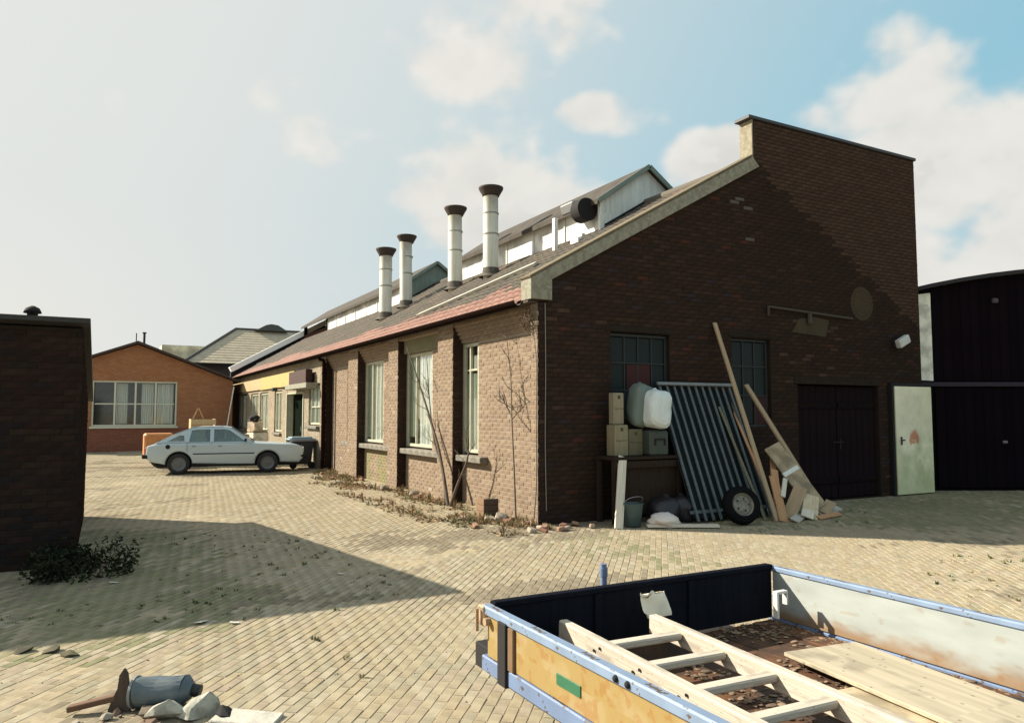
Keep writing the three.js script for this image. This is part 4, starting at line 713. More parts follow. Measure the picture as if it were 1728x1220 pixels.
// ------------------------------------------------------------------ things leaning and lying against the gable wall
{
  rnd = mulberry(81);
  const bench = thing('workbench', 'old dark workbench below the gable window carrying boxes and sacks', 'bench', V(1.6, 0, .3));
  for (let i = 0; i < 3; i++) part(bench, 'top_board', bx(.95, 2.25, .92, .965, .06 + i * .16, .215 + i * .16, .004), M.benchWood);
  for (const x of [1.0, 2.2]) for (const z of [.1, .48]) part(bench, 'leg', bx(x - .035, x + .035, 0, .92, z - .035, z + .035, .005), M.benchWood);
  part(bench, 'panel', bx(1.04, 2.16, .12, .86, .44, .46, .004), M.benchWood); part(bench, 'rail', bx(1.0, 2.2, .80, .90, .50, .525, .004), M.benchWood);
  const boxes = [[1.12, 1.31, 1.43, 1.90, .18, .31, 'narrow upright buff box on top of two boxes on the workbench', [.62, .55, .34]], [1.09, 1.33, .967, 1.425, .16, .38, 'left buff box standing directly on the workbench', [.56, .50, .28]], [1.35, 1.62, .967, 1.36, .16, .36, 'duller olive box standing right on the workbench', [.30, .28, .15]]];
  for (const [a, b, c, d, e, f, l, m] of boxes) { const t = thing('storage_box', l, 'box', V((a + b) / 2, c, (e + f) / 2)); part(t, 'case', bx(a, b, c, d, e, f, .012), mat(...m.map((q, k) => q * [.50, .485, .52][k]), { map: T.streak, rep: 2, rough: .8 })); part(t, 'seam', merge([bx(a + .01, b - .01, c + (d - c) * .5 - .004, c + (d - c) * .5 + .004, f - .002, f + .003, .001)]), M.timberDark); part(t, 'latch', bx((a + b) / 2 - .02, (a + b) / 2 + .02, d - .09, d - .04, f - .001, f + .012, .003), M.timberDark); }
  const gc = thing('canister', 'dark green canister on the workbench under the white sack', 'canister', V(1.82, .967, .3)); part(gc, 'body', bx(1.62, 1.98, .967, 1.34, .18, .53, .03), grainy(.05, .065, .05, { rough: .6 })); part(gc, 'grip', merge([bx(1.70, 1.90, 1.20, 1.22, .531, .56), bx(1.70, 1.72, 1.12, 1.199, .531, .55), bx(1.88, 1.90, 1.12, 1.199, .531, .55)]), M.black);
  const sack = (x, y, z, sx, sy, sz, s, m, l) => { const g = lump(1, s, 1, .22, 4), p = g.attributes.position; for (let i = 0; i < p.count; i++) { const X = p.getX(i), Y = p.getY(i), Z = p.getZ(i), k = Math.pow(Math.abs(X) ** 4 + Math.abs(Y) ** 4 + Math.abs(Z) ** 4, -.25) * Math.hypot(X, Y, Z) * .94, cr = 1 + .10 * (fbm(X * 1.2 + 9 + s, Y * 2.6 + Z * 1.1 + 5, 3, 0, s) - .5); p.setXYZ(i, X * k * sx * cr, Y * k * sy * cr, Z * k * sz * cr); } g.computeVertexNormals(); const t = thing('plastic_sack', l, 'sack', V(x, y - sy, z)); part(t, 'body', g.applyMatrix4(new THREE.Matrix4().makeRotationZ(-.12)).translate(x, y, z), m); part(t, 'tie', lump(.035, s, .8, .5).translate(x - sx * .1, y + sy * .96, z), m); return t; };
  sack(1.66, 1.71, .27, .20, .345, .16, 3, mat(.14, .175, .155, { rough: .6 }), 'greyish green plastic sack behind the white one above the workbench');
  sack(1.79, 1.66, .46, .215, .30, .19, 8, mat(.66, .71, .70, { rough: .42 }), 'bulging white plastic sack above the workbench');
  solo('pale_plank', 'short whitish plank leaning against the bench near the workshop corner', 'plank', bar(V(.80, .0, .83), V(1.13, .97, .50), .135, .03, V(0, .2, 1)), M.timberPale, { at: V(.8, 0, .83) });
  const bu = thing('bucket', 'dark teal bucket beside the foot of the whitish plank', 'bucket', V(1.12, 0, .72)); part(bu, 'pail', lathe([[0, .01], [.12, .01], [.155, .31], [.165, .315], [.165, .33], [.148, .33], [.112, .03], [0, .03]]).translate(1.12, 0, .72), grainy(.07, .11, .11, { rough: .5 })); part(bu, 'handle', tube([V(.96, .32, .72), V(.99, .40, .80), V(1.12, .43, .84), V(1.25, .40, .80), V(1.28, .32, .72)], .006), M.steel);
  solo('cloth_heap', 'crumpled pinkish white cloth heap on the ground in front of the workbench', 'cloth', lump(.24, 12, .5, .9, 3).translate(1.5, .08, .93), mat(.70, .62, .56), { at: V(1.5, 0, .93) });
  for (const [x, z, s, l] of [[1.75, .66, 4, 'dark refuse sack slumped under the workbench edge'], [2.08, .62, 9, 'second dark refuse sack close to the slatted panel']]) { const t = thing('refuse_sack', l, 'sack', V(x, 0, z)); part(t, 'body', lump(.24, s, .85, .6, 3).translate(x, .17, z), grainy(.02, .018, .024, { rough: .45 })); part(t, 'tie', lump(.05, s + 1, 1, .6, 1).translate(x + .03, .37, z), M.black); }
  solo('ground_plank', 'weathered pale plank lying flat before the slatted panel', 'plank', bar(V(1.22, .03, .92), V(2.10, .03, 1.40), .12, .035, V(0, 1, 0)), M.timberPale, { at: V(1.6, 0, 1.15) });
  // slatted steel panel
  const sp = thing('slatted_panel', 'blue-grey steel panel of upright slats leaning against the gable wall', 'panel', V(2.8, 0, 1.0));
  const blue = grainy(.115, .14, .148, { rough: .7 }), A = (x, t, off = 0) => V(x, t * 2.07 + off * .42, mix(1.0, .06, t) + off);
  part(sp, 'backing_sheet', bar(A(2.83, .03, -.035), A(2.89, .97, -.035), 1.50, .008, V(0, .42, .9)), dull(.020, .026, .029), 'dark sheet behind the slats');
  for (let i = 0; i < 11; i++) { const x = 2.12 + i * .148; part(sp, 'slat', bar(A(x, .015), A(x + .06, .985), .040, .03, V(0, .42, .9)), blue); }
  part(sp, 'rail', bar(A(2.12, .99, .03), A(3.72, .99, .03), .05, .035, V(0, .42, .9)), grainy(.24, .26, .26, { rough: .5 }), 'paler top rail of the panel');
  part(sp, 'rail', bar(A(2.04, .08, -.03), A(3.62, .08, -.03), .05, .03, V(0, .42, .9)), blue); 
  // spare wheel
  {
    const w = thing('spare_wheel', 'loose wheel with pale grey hub leaning on the slatted panel', 'wheel', V(2.62, 0, 1.32), { local: true }); w.rotation.y = -.35;
    const T1 = (g) => g.rotateX(Math.PI / 2 - .30).translate(0, .275, 0);
    part(w, 'tyre', T1(lathe([[.165, -.08], [.24, -.085], [.27, -.05], [.278, 0], [.27, .05], [.24, .085], [.165, .08]], 36)), dull(.012, .012, .013));
    part(w, 'rim', T1(lathe([[0, .03], [.06, .035], [.07, .055], [.12, .05], [.14, .02], [.16, .06], [.172, .075], [.172, -.07], [0, -.07]], 30)), grainy(.24, .235, .19, { rough: .7, map: T.blotch, rep: 3 }));
    const bolts = []; for (let i = 0; i < 5; i++) { const a = i * 1.2566; bolts.push(new THREE.CylinderGeometry(.012, .012, .02, 8).toNonIndexed().translate(Math.cos(a) * .09, .06, Math.sin(a) * .09)); } part(w, 'bolt', T1(merge(bolts)), M.dark);
  }
  // long planks and scrap wood
  solo('long_plank', 'tallest long thin plank leaning high up the gable wall', 'plank', bar(V(3.30, 0, 1.36), V(3.41, 3.10, .04), .08, .03, V(0, .4, .9)), M.timber, { at: V(3.3, 0, 1.36) });
  solo('long_plank', 'long plank leaning in the dark right gable window', 'plank', bar(V(4.52, 0, 1.28), V(4.09, 2.08, .05), .09, .035, V(0, .5, .85)), M.timber, { at: V(4.5, 0, 1.28) });
  solo('thin_lath', 'thin brown lath leaning just right of the tallest plank', 'plank', bar(V(3.42, 0, 1.30), V(3.66, 1.85, .06), .05, .02, V(0, .5, .85)), M.timberOrange, { at: V(3.42, 0, 1.3) });
  solo('thin_lath', 'greenish lath between slatted panel and tallest plank', 'plank', bar(V(3.22, 0, 1.22), V(3.30, 1.7, .22), .045, .02, V(0, .5, .85)), grainy(.22, .20, .12), { at: V(3.22, 0, 1.2) });
  const cs = thing('cardboard_sheet', 'brown cardboard sheet with a pale tape band leaning on the long plank', 'cardboard', V(4.1, .1, 1.1));
  part(cs, 'sheet', bar(V(4.30, .12, 1.30), V(3.93, 1.08, .72), .42, .02, V(0, .5, .85)), M.card); part(cs, 'tape', bar(V(4.095, .655, .977), V(4.072, .715, .94), .43, .024, V(0, .5, .85)), mat(.72, .70, .62, { rough: .4 }));
  const G = 'scrap boards heaped at the foot of the planks';
  for (const [a, b, w, m, l] of [
    [V(3.38, 0, 1.42), V(3.62, .62, 1.02), .15, M.timberOrange, 'orange-brown board leaning leftmost in the scrap heap'], [V(3.45, .03, 1.55), V(3.95, .06, 1.28), .14, M.timberGrey, 'grey board lying flat at the front of the scrap heap'],
    [V(3.60, .02, 1.30), V(4.02, .46, 1.2), .20, M.timber, 'broad yellowish board propped in the middle of the scrap heap'], [V(3.78, .05, 1.5), V(4.30, .30, 1.15), .18, M.timberPale, 'cream broken board in the right of the scrap heap'],
    [V(4.0, .03, 1.52), V(4.62, .04, 1.42), .10, M.timberOrange, 'reddish board lying at the right front of the scrap heap'], [V(4.25, .05, 1.35), V(4.95, .08, 1.15), .12, M.timberGrey, 'long grey board poking out right of the scrap heap'],
    [V(3.56, .34, 1.25), V(3.88, .58, 1.02), .07, M.timberPale, 'short pale stick on top of the scrap heap'], [V(3.9, .02, 1.45), V(4.12, .34, 1.3), .24, mat(.70, .58, .38, { map: T.wood, rep: 4 }), 'broad cream-yellow board at the front of the scrap heap'], [V(3.5, .2, 1.2), V(3.72, .72, .95), .12, M.timberOrange, 'orange-brown broken board standing in the left of the scrap heap'], [V(4.3, .06, 1.4), V(4.7, .2, 1.2), .16, M.timber, 'tan board lying aslant at the right of the scrap heap'],
    [V(3.70, .5, .95), V(4.02, .98, .66), .10, M.timberOrange, 'short brown board behind the cardboard sheet']]) solo('scrap_board', l, 'board', bar(a, b, w, .022, V(.1, 1, .4)), m, { at: a.clone(), group: G });
}

// ------------------------------------------------------------------ trailer in the foreground with ladder and boards
{
  rnd = mulberry(91);
  const XL = -4.06, XR = -2.37, ZF = 6.41, ZN = 9.0, YF = .53, YT = .80;
  const tr = thing('flat_trailer', 'small open trailer with worn yellow side panel and blue frame', 'trailer', V(-3.2, 0, 7.6));
  const blue = grainy(.17, .235, .36, { rough: .6, map: T.wear, rep: 2.2 }), blueP = grainy(.24, .315, .42, { rough: .55, map: T.wear, rep: 3 }), navy = dull(.014, .016, .022);
  const panel = (g) => g; const yellow = mat(.42, .395, .32, { map: T.panel, rep: 1.1, repv: 3, rough: .6, bump: .0012, bumpMap: T.blotch, brep: 5 });
  // left side: yellow sheet in a blue frame
  part(tr, 'side_panel', bx(XL, XL + .02, .60, .765, ZF + .27, ZN, .003), yellow, 'worn yellow and orange side panel');
  part(tr, 'side_panel', bx(XL, XL + .02, .60, .765, ZF + .03, ZF + .15, .003), yellow);
  part(tr, 'top_rail', bx(XL - .012, XL + .032, .765, .803, ZF - .01, ZN, .006), blueP); part(tr, 'bottom_rail', bx(XL - .008, XL + .03, .535, .598, ZF - .01, ZN, .005), blue);
  part(tr, 'stanchion', bx(XL - .02, XL + .03, .53, .775, ZF + .152, ZF + .222, .004), M.black, 'black stake post of the side panel'); part(tr, 'stanchion', bx(XL - .012, XL + .018, .60, .765, ZF + .224, ZF + .268, .003), grainy(.20, .12, .06));
  part(tr, 'corner_bracket', merge([bx(XL - .02, XL + .05, .72, .80, ZF - .03, ZF + .028, .005), rod(V(XL - .035, .70, ZF), V(XL - .035, .79, ZF), .008), rod(V(XL - .025, .745, ZF + .05), V(XL + .02, .745, ZF + .05), .016)]), M.rust, 'rusty corner catch');
  for (const z of [7.34, 7.40, 8.1]) part(tr, 'bolt', new THREE.SphereGeometry(.012, 8, 6).toNonIndexed().translate(XL - .012, .785, z), M.dark);
  part(tr, 'label_plate', bx(XL - .004, XL - .0005, .655, .695, 6.98, 7.13, .001), grainy(.03, .16, .08, { rough: .5 }), 'small green plate on the yellow panel');
  // headboard
  part(tr, 'headboard', bx(XL + .034, XR - .02, .54, YT, ZF, ZF + .018, .003), navy, 'dark navy headboard'); part(tr, 'headboard_rail', bx(XL + .034, XR - .02, YT - .012, YT + .012, ZF - .02, ZF + .03, .005), navy);
  for (const x of [-3.5, -2.95]) part(tr, 'headboard_rib', bx(x - .02, x + .02, .545, YT - .014, ZF + .018, ZF + .035, .004), navy);
  // right side
  const g = bx(XR - .018, XR, .545, .775, ZF + .02, ZN, .003), p = g.attributes.position, uv = g.attributes.uv; for (let i = 0; i < p.count; i++) uv.setXY(i, (p.getZ(i) - ZF) / 1.4, (p.getY(i) - .545) / .235);
  part(tr, 'side_panel', g, mat(1, 1, 1, { map: T.inner, rep: 1, rough: .6 }), 'pale grey inner side panel with rust along the floor'); part(tr, 'top_rail', bx(XR - .026, XR + .014, .775, .803, ZF - .01, ZN, .006), blueP);
  part(tr, 'bottom_rail', bx(XR - .017, XR + .02, .47, .54, ZF - .01, ZN, .005), blue); part(tr, 'tail_board', bx(XL + .034, XR - .03, .54, .79, ZN - .02, ZN, .004), blue);
  for (let i = 0; i < 11; i++) { const a = XL + .034 + i * .148; part(tr, 'floor_board', bx(a + .003, Math.min(a + .145, XR - .02), YF - .03, YF + rr(-.003, .003), ZF + .02, ZN - .03, .004), mat(...[[.20, .13, .085], [.24, .15, .09], [.17, .115, .08]][i % 3], { map: T.rust, rep: 1.6, bump: .003, bumpMap: T.wood, brep: 4 })); }
  part(tr, 'chassis', merge([bx(XL + .2, XL + .28, .38, .495, ZF - .5, ZN - .1), bx(XR - .28, XR - .2, .38, .495, ZF - .5, ZN - .1), bx(XL + .285, XR - .285, .39, .48, 7.6, 7.7)]), M.black);
  part(tr, 'drawbar', merge([bar(V(-3.8, .43, 6.0), V(-3.25, .43, 5.35), .07, .07), bar(V(-2.65, .43, 6.0), V(-3.2, .43, 5.35), .07, .07)]), M.black);
  part(tr, 'jockey_post', merge([rod(V(-3.30, .0, 6.2), V(-3.30, .86, 6.2), .017), rod(V(-3.30, .80, 6.2), V(-3.30, .84, 6.2), .021)]), blue, 'blue upright tube in front of the headboard');
  for (const x of [XL + .13, XR - .13]) { const w = part(tr, 'wheel', lathe([[.15, -.06], [.25, -.07], [.28, 0], [.25, .07], [.15, .06]], 24).rotateZ(Math.PI / 2).translate(x, .28, 7.7), M.rubber); sub(w, 'rim', new THREE.CylinderGeometry(.155, .155, .09, 20).rotateZ(Math.PI / 2).toNonIndexed().translate(x, .28, 7.7), M.steel); }
  // dirt and chips on the floor
  {
    const n = 3200, im = shade(new THREE.InstancedMesh(lump(.009, 3, .3, .9, 1), mat(1, 1, 1), n)), c = new THREE.Color(), P = [[.15, .10, .065], [.18, .12, .075], [.22, .15, .095], [.12, .08, .05], [.26, .18, .115]];
    for (let i = 0; i < n; i++) { let x, z; do { x = rr(XL + .06, XR - .03); z = rr(ZF + .03, 8.6); } while (fbm(x * 4, z * 4, 3, 0, 3) < .40 + .25 * rnd() && x < XR - .16); const s = rr(.3, 1.5) * (rnd() < .06 ? 2 : 1); im.setMatrixAt(i, new THREE.Matrix4().compose(V(x - tr.position.x, YF + .003, z - tr.position.z), new THREE.Quaternion().setFromEuler(new THREE.Euler(0, rr(0, 6), rr(-.3, .3))), V(s, s * rr(.4, 1), s * rr(.5, 1.4)))); im.setColorAt(i, c.setRGB(...P[Math.floor(rnd() * 5)])); }
    im.name = 'floor_dirt'; im.userData.kind = 'stuff'; tr.add(im);
  }
  // ladder
  const ld = thing('wooden_ladder', 'pale wooden ladder lying lengthwise in the trailer', 'ladder', V(-3.55, .6, 7.5));
  const yl = (z) => .715 - (z - 6.5) * .03, wood = mat(.60, .545, .47, { map: T.grime, rep: 6, repv: 1.1, bump: .0015 }), knots = [];
  for (const [x, z0] of [[-3.725, 6.49], [-3.325, 6.60]]) { part(ld, 'rail', bar(V(x, yl(z0) - .038, z0), V(x - .02, yl(8.6) - .038, 8.6), .042, .08, V(0, 1, 0), .005), wood); }
  for (let i = 0; i < 8; i++) { const z = 6.78 + i * .25; part(ld, 'rung', bar(V(-3.712, yl(z) - .03, z), V(-3.35, yl(z) - .03, z + .02), .055, .028, V(0, 1, 0), .006), wood); for (const q of [-.014, .016]) knots.push(new THREE.CylinderGeometry(.006, .006, .003, 8).rotateZ(Math.PI / 2).toNonIndexed().translate(-3.7505 - (z - 6.5) * .009, yl(z) - .034 + q * .6, z + q * 1.3)); }
  part(ld, 'nail_head', merge(knots), M.dark);
  solo('timber_bearer', 'dark squared timber under the far end of the ladder', 'timber', bx(-3.95, -3.2, .537, .634, 6.62, 6.70, .006), M.timberDark, { at: V(-3.5, .53, 6.66) });
  solo('plywood_sheet', 'pale plywood sheet lying on the trailer floor right of the ladder', 'board', at(cbox(.40, .018, 1.5, .003), -2.80, .575, 7.72, -.13, .0).rotateX(0), M.ply, { at: V(-2.8, .56, 7.7) });
  solo('plywood_sheet', 'second stained board half under the pale plywood sheet', 'board', at(cbox(.34, .018, 1.2, .003), -3.06, .548, 7.9, -.08), mat(.50, .41, .27, { map: T.blotch, rep: 3 }), { at: V(-3, .54, 7.9) });
  const scrap = new THREE.PlaneGeometry(.15, .135, 10, 10); { const q = scrap.attributes.position; for (let i = 0; i < q.count; i++) { const x = q.getX(i), y = q.getY(i); q.setZ(i, .012 * Math.sin(x * 40 + y * 20) + .02 * (fbm(x * 20 + 4, y * 20, 2, 0, 2) - .5)); if (y > .05) q.setY(i, y - .05 * vnoise(x * 30 + 9, 2, 0, 8)); if (x < -.06) q.setX(i, x + .03 * vnoise(y * 30 + 9, 5, 0, 8)); } scrap.computeVertexNormals(); }
  solo('torn_card', 'torn pale card stuck upright by the dark headboard', 'card', boxUV(scrap.toNonIndexed()).rotateX(-.35).translate(-3.26, .745, 6.535), mat(.82, .74, .58, { side: true }), { at: V(-3.26, .68, 6.53) });
  solo('angle_bracket', 'small white angle bracket standing near the trailer corner', 'bracket', merge([bx(-2.575, -2.562, .60, .73, 6.60, 6.63, .002), bx(-2.561, -2.50, .717, .73, 6.60, 6.63, .002), bx(-2.51, -2.50, .66, .716, 6.60, 6.63, .002)]), mat(.62, .61, .57, { rough: .5 }), { at: V(-2.55, .53, 6.6) });
}

// ------------------------------------------------------------------ saplings and climber on the sunlit facade
{
  rnd = mulberry(101);
  const bark = grainy(.11, .085, .06, { map: T.streak, rep: 3 });
  const taper = (pts, r0, r1, seg = 18) => { const c = new THREE.CatmullRomCurve3(pts), g = new THREE.TubeGeometry(c, seg, 1, 7), p = g.attributes.position; for (let i = 0; i <= seg; i++) { const q = c.getPointAt(i / seg), r = mix(r0, r1, i / seg); for (let j = 0; j <= 7; j++) { const k = i * 8 + j; p.setXYZ(k, q.x + (p.getX(k) - q.x) * r, q.y + (p.getY(k) - q.y) * r, q.z + (p.getZ(k) - q.z) * r); } } return g.toNonIndexed(); };
  const twigs = (pts, n, len, r) => { const c = new THREE.CatmullRomCurve3(pts), L = []; for (let i = 0; i < n; i++) { const t = rr(.3, 1), q = c.getPointAt(t), d = V(rr(-.5, .05), rr(.25, 1), rr(-.9, .9)).normalize(), l = len * rr(.4, 1); const e = q.clone().addScaledVector(d, l), m = q.clone().lerp(e, .5).add(V(rr(-.03, .0), rr(-.04, .04), rr(-.04, .04))); e.x = Math.min(e.x, -.03); L.push(taper([q, m, e], r, r * .35, 6)); for (let k = 0; k < 2; k++) { const b = q.clone().lerp(e, rr(.4, .9)), e2 = b.clone().add(V(rr(-.1, .02), rr(.03, .2), rr(-.2, .2))); e2.x = Math.min(e2.x, -.03); L.push(taper([b, b.clone().lerp(e2, .5).add(V(0, .02, 0)), e2], r * .55, r * .25, 4)); } } return L; };
  const mk = (l, stems, n, len) => { const t = thing('bare_sapling', l, 'tree', V(stems[0].p[0].x, 0, stems[0].p[0].z)); for (const s of stems) part(t, 'trunk', taper(s.p, s.r0, s.r1), bark); part(t, 'twig', merge(stems.flatMap((s) => twigs(s.p, n, len, .0075))), bark); };
  mk('leafless sapling with two dark trunks leaning in front of the windows', [
    { p: [V(-.20, 0, -2.72), V(-.16, .42, -2.98), V(-.12, .92, -3.32), V(-.10, 1.55, -3.85), V(-.10, 2.26, -4.45), V(-.14, 2.95, -4.98)], r0: .036, r1: .010 },
    { p: [V(-.20, 0, -2.62), V(-.18, .4, -2.36), V(-.14, .85, -2.06), V(-.16, 1.2, -2.0)], r0: .030, r1: .010 },
    { p: [V(-.22, 0, -2.8), V(-.16, .5, -3.0), V(-.12, 1.1, -3.55), V(-.1, 1.9, -3.85), V(-.1, 2.7, -4.0)], r0: .022, r1: .006 }], 5, .5);
  mk('thin leafless sapling spread over the brick bay nearest the corner', [
    { p: [V(-.16, 0, -.36), V(-.1, .7, -.52), V(-.02, 1.5, -.74), V(.06, 2.12, -.92), V(.08, 2.9, -1.12)], r0: .015, r1: .005 },
    { p: [V(-.02, 1.5, -.74), V(.08, 1.62, -1.0), V(.10, 1.85, -1.3)], r0: .011, r1: .004 },
    { p: [V(-.02, 1.5, -.74), V(.07, 1.72, -.5), V(.08, 1.78, -.3)], r0: .009, r1: .004 }], 5, .4);
  const cl = thing('dry_climber', 'dry leafless climber on the sunlit corner of the workshop', 'climber', V(-.05, 0, -.06));
  part(cl, 'stem', taper([V(-.10, 0, .03), V(-.035, .5, .012), V(-.03, 1.5, .008), V(-.03, 2.4, .012), V(-.04, 3.05, -.12)], .008, .004), bark);
  part(cl, 'dry_tuft', merge(Array.from({ length: 40 }, () => { const q = V(-.06 + rr(-.05, .04), 3.0 + rr(-.12, .1), -.2 + rr(-.15, .15)); return taper([q, q.clone().add(V(rr(-.06, .02), rr(-.1, .06), rr(-.1, .1))), q.clone().add(V(rr(-.1, .02), rr(-.18, .1), rr(-.18, .18)))], .006, .003, 3); })), grainy(.14, .09, .05));
}
// ------------------------------------------------------------------ weeds, leaves, rubble, litter
{
  rnd = mulberry(111);
  const tuft = (n, hgt, spread, s) => { const P = []; const r = mulberry(s); for (let i = 0; i < n; i++) { const a = r() * 6.28, l = hgt * (.4 + r() * .6), d = spread * (.3 + r()), w = .004 + r() * .005, bx0 = Math.cos(a) * .015, bz0 = Math.sin(a) * .015, tx = Math.cos(a) * d, tz = Math.sin(a) * d, px = -Math.sin(a) * w, pz = Math.cos(a) * w, mx = mix(bx0, tx, .4), mz = mix(bz0, tz, .4); P.push(bx0 - px, 0, bz0 - pz, bx0 + px, 0, bz0 + pz, mx + px * .8, l * .65, mz + pz * .8, bx0 - px, 0, bz0 - pz, mx + px * .8, l * .65, mz + pz * .8, mx - px * .8, l * .65, mz - pz * .8, mx - px * .8, l * .65, mz - pz * .8, mx + px * .8, l * .65, mz + pz * .8, tx, l, tz); } const g = new THREE.BufferGeometry(); g.setAttribute('position', new THREE.Float32BufferAttribute(P, 3)); g.computeVertexNormals(); return boxUV(g); };
  const scatter = (name, label, cat, geo, n, where, palette, rough = .9) => { const m = mat(1, 1, 1, { side: true, rough }), im = shade(new THREE.InstancedMesh(geo, m, n)), c = new THREE.Color(); for (let i = 0; i < n; i++) { const [x, y, z, s, tilt = .2] = where(i); im.setMatrixAt(i, new THREE.Matrix4().compose(V(x, y, z), new THREE.Quaternion().setFromEuler(new THREE.Euler(rr(-tilt, tilt), rr(0, 6.28), rr(-tilt, tilt), 'YXZ')), V(s, s * rr(.7, 1.2), s))); im.setColorAt(i, c.setRGB(...palette[Math.floor(rnd() * palette.length)])); } im.name = name; im.userData = { label, category: cat, kind: 'stuff' }; scene.add(im); };
  const dry = [[.24, .17, .085], [.30, .215, .11], [.19, .12, .06], [.26, .14, .07], [.17, .17, .07]], green = [[.09, .11, .04], [.12, .13, .05], [.16, .15, .06], [.07, .09, .04]];
  const alongWall = () => { let x, z; do { z = rr(-11.2, .7); x = -Math.pow(rr(0, 1), 1.7) * (z > -1 ? .95 : z > -8 ? 1.25 : .8) - .03; } while (fbm(x * 1.6 + 3, z * 1.1, 3, 0, 17) < .42 + .18 * rnd()); return [x, z]; };
  scatter('dry_weeds', 'dry brown weeds and dead stalks along the foot of the sunlit facade', 'weeds', tuft(9, .16, .10, 3), 520, () => { const [x, z] = alongWall(); return [x, -.004, z, rr(.35, 1.0)]; }, dry);
  scatter('wall_grass', 'low green weeds sprouting along the facade and paving edge', 'weeds', tuft(10, .10, .09, 5), 240, () => { const [x, z] = alongWall(); return [x - .15, -.004, z, rr(.4, 1.0)]; }, green);
  const leaf = new THREE.PlaneGeometry(.05, .03, 2, 1).rotateX(-Math.PI / 2); { const p = leaf.attributes.position; for (let i = 0; i < p.count; i++) p.setY(i, Math.abs(p.getX(i)) * .35); leaf.computeVertexNormals(); }
  scatter('leaf_litter', 'brown leaf litter and twigs lying along the facade', 'leaves', boxUV(leaf.toNonIndexed()), 2600, () => { const [x, z] = alongWall(); return [x + rr(-.15, .02), .004, z, rr(.5, 1.5), .35]; }, [[.22, .13, .06], [.28, .17, .08], [.17, .10, .05], [.33, .22, .11], [.12, .08, .045]]);
  scatter('yard_weeds', 'small weeds growing in the joints of the yard paving', 'weeds', tuft(8, .04, .05, 8), 420, () => { let x, z; do { x = rr(-7, 5.5); z = rr(-4, 7.8); } while (!((x < -3 && z > -1.5 && z < 3.2 && fbm(x * 1.3, z * 1.3, 3, 0, 44) > .46) || (x > 1.2 && z > 4.2 && fbm(x * 1.1 + 8, z * 1.6, 3, 0, 45) > .56) || (x > 2 && z < 2.2 && z > .15 && rnd() < .5) || (x < -4.0 && z > 3.6 && fbm(x * 1.5, z * 1.5, 3, 0, 46) > .6)) || (x > -4.2 && x < -2.2 && z > 5)); return [x, -.004, z, rr(.4, 1.2)]; }, [...green, [.22, .19, .09], [.26, .21, .11]]);
  scatter('gravel', 'crumbs of mortar and grit scattered over the paving', 'gravel', rock(.015, 6, .6, 9), 1500, (i) => { if (i < 700) { const [x, z] = alongWall(); return [x, .0, z, rr(.3, 1.8)]; } let x, z; do { x = rr(-7, 5); z = rr(-6, 7.5); } while ((x > -4.2 && x < -2.2 && z > 6) || (x > 0 && z < .1)); return [x, .002, z, rr(.15, .7)]; }, [[.38, .32, .24], [.28, .20, .14], [.46, .40, .32], [.22, .15, .10]]);
  // the shrub at the foot of the hut
  const sh = thing('dark_shrub', 'low dark tangle of weeds and shrub at the foot of the hut wall', 'shrub', V(-5.5, 0, .5));
  { const st = [], lf = [], lg = new THREE.PlaneGeometry(.034, .016, 2, 1); { const p = lg.attributes.position; for (let i = 0; i < p.count; i++) p.setZ(i, Math.abs(p.getX(i)) * .3); lg.computeVertexNormals(); }
    for (let i = 0; i < 40; i++) { const b = V(-5.60 + rr(-.4, .3), 0, .45 + rr(-.25, .5)), e = b.clone().add(V(rr(-.2, .24), rr(.06, .27), rr(-.2, .22))); st.push(rod(b, e, .007, .003, 5)); for (let k = 0; k < 70; k++) lf.push(b.clone().lerp(e, rr(.2, 1.05)).add(V(rr(-.09, .09), rr(-.06, .08), rr(-.09, .09)))); }
    part(sh, 'stem', merge(st), M.timberDark);
    const lm = new THREE.MeshLambertMaterial({ color: col(1, 1, 1), side: THREE.DoubleSide }), im = shade(new THREE.InstancedMesh(boxUV(lg.toNonIndexed()), lm, lf.length)), c = new THREE.Color();
    lf.forEach((p, i) => { im.setMatrixAt(i, new THREE.Matrix4().compose(p.clone().sub(sh.position), new THREE.Quaternion().setFromEuler(new THREE.Euler(rr(-1.4, 1.4), rr(0, 6.28), rr(-1, 1))), V(1, 1, 1).multiplyScalar(rr(.6, 1.5)))); const k = rr(.6, 1.3); im.setColorAt(i, c.setRGB(.026 * k, .032 * k, .018 * k)); });
    im.name = 'foliage'; im.userData.kind = 'stuff'; sh.add(im); }
  // rubble along the facade and at the corner
  const red = [[.30, .17, .11], [.36, .22, .15], [.26, .13, .085], [.44, .33, .25], [.5, .42, .33]], G = 'broken bricks along the facade';
  for (let i = 0; i < 34; i++) { const [x, z] = i < 24 ? alongWall() : [rr(-.35, .7), rr(.05, .75)]; const w = rr(.06, .19); solo('rubble_brick', ['brownish', 'reddish', 'dark red', 'buff', 'pale sandy'][i % 5] + (i < 24 ? ' broken brick piece lying in the dead leaves along the sunlit facade' : ' broken brick piece lying at the dark corner of the workshop'), 'rubble', at(cbox(w, rr(.04, .07), rr(.06, .11), .012), x - .05, .03, z, rr(0, 6), rr(-.3, .3), rr(-.3, .3)), grainy(...red[i % 5]), { at: V(x - .05, 0, z), group: i < 24 ? G : 'broken bricks at the corner' }); }
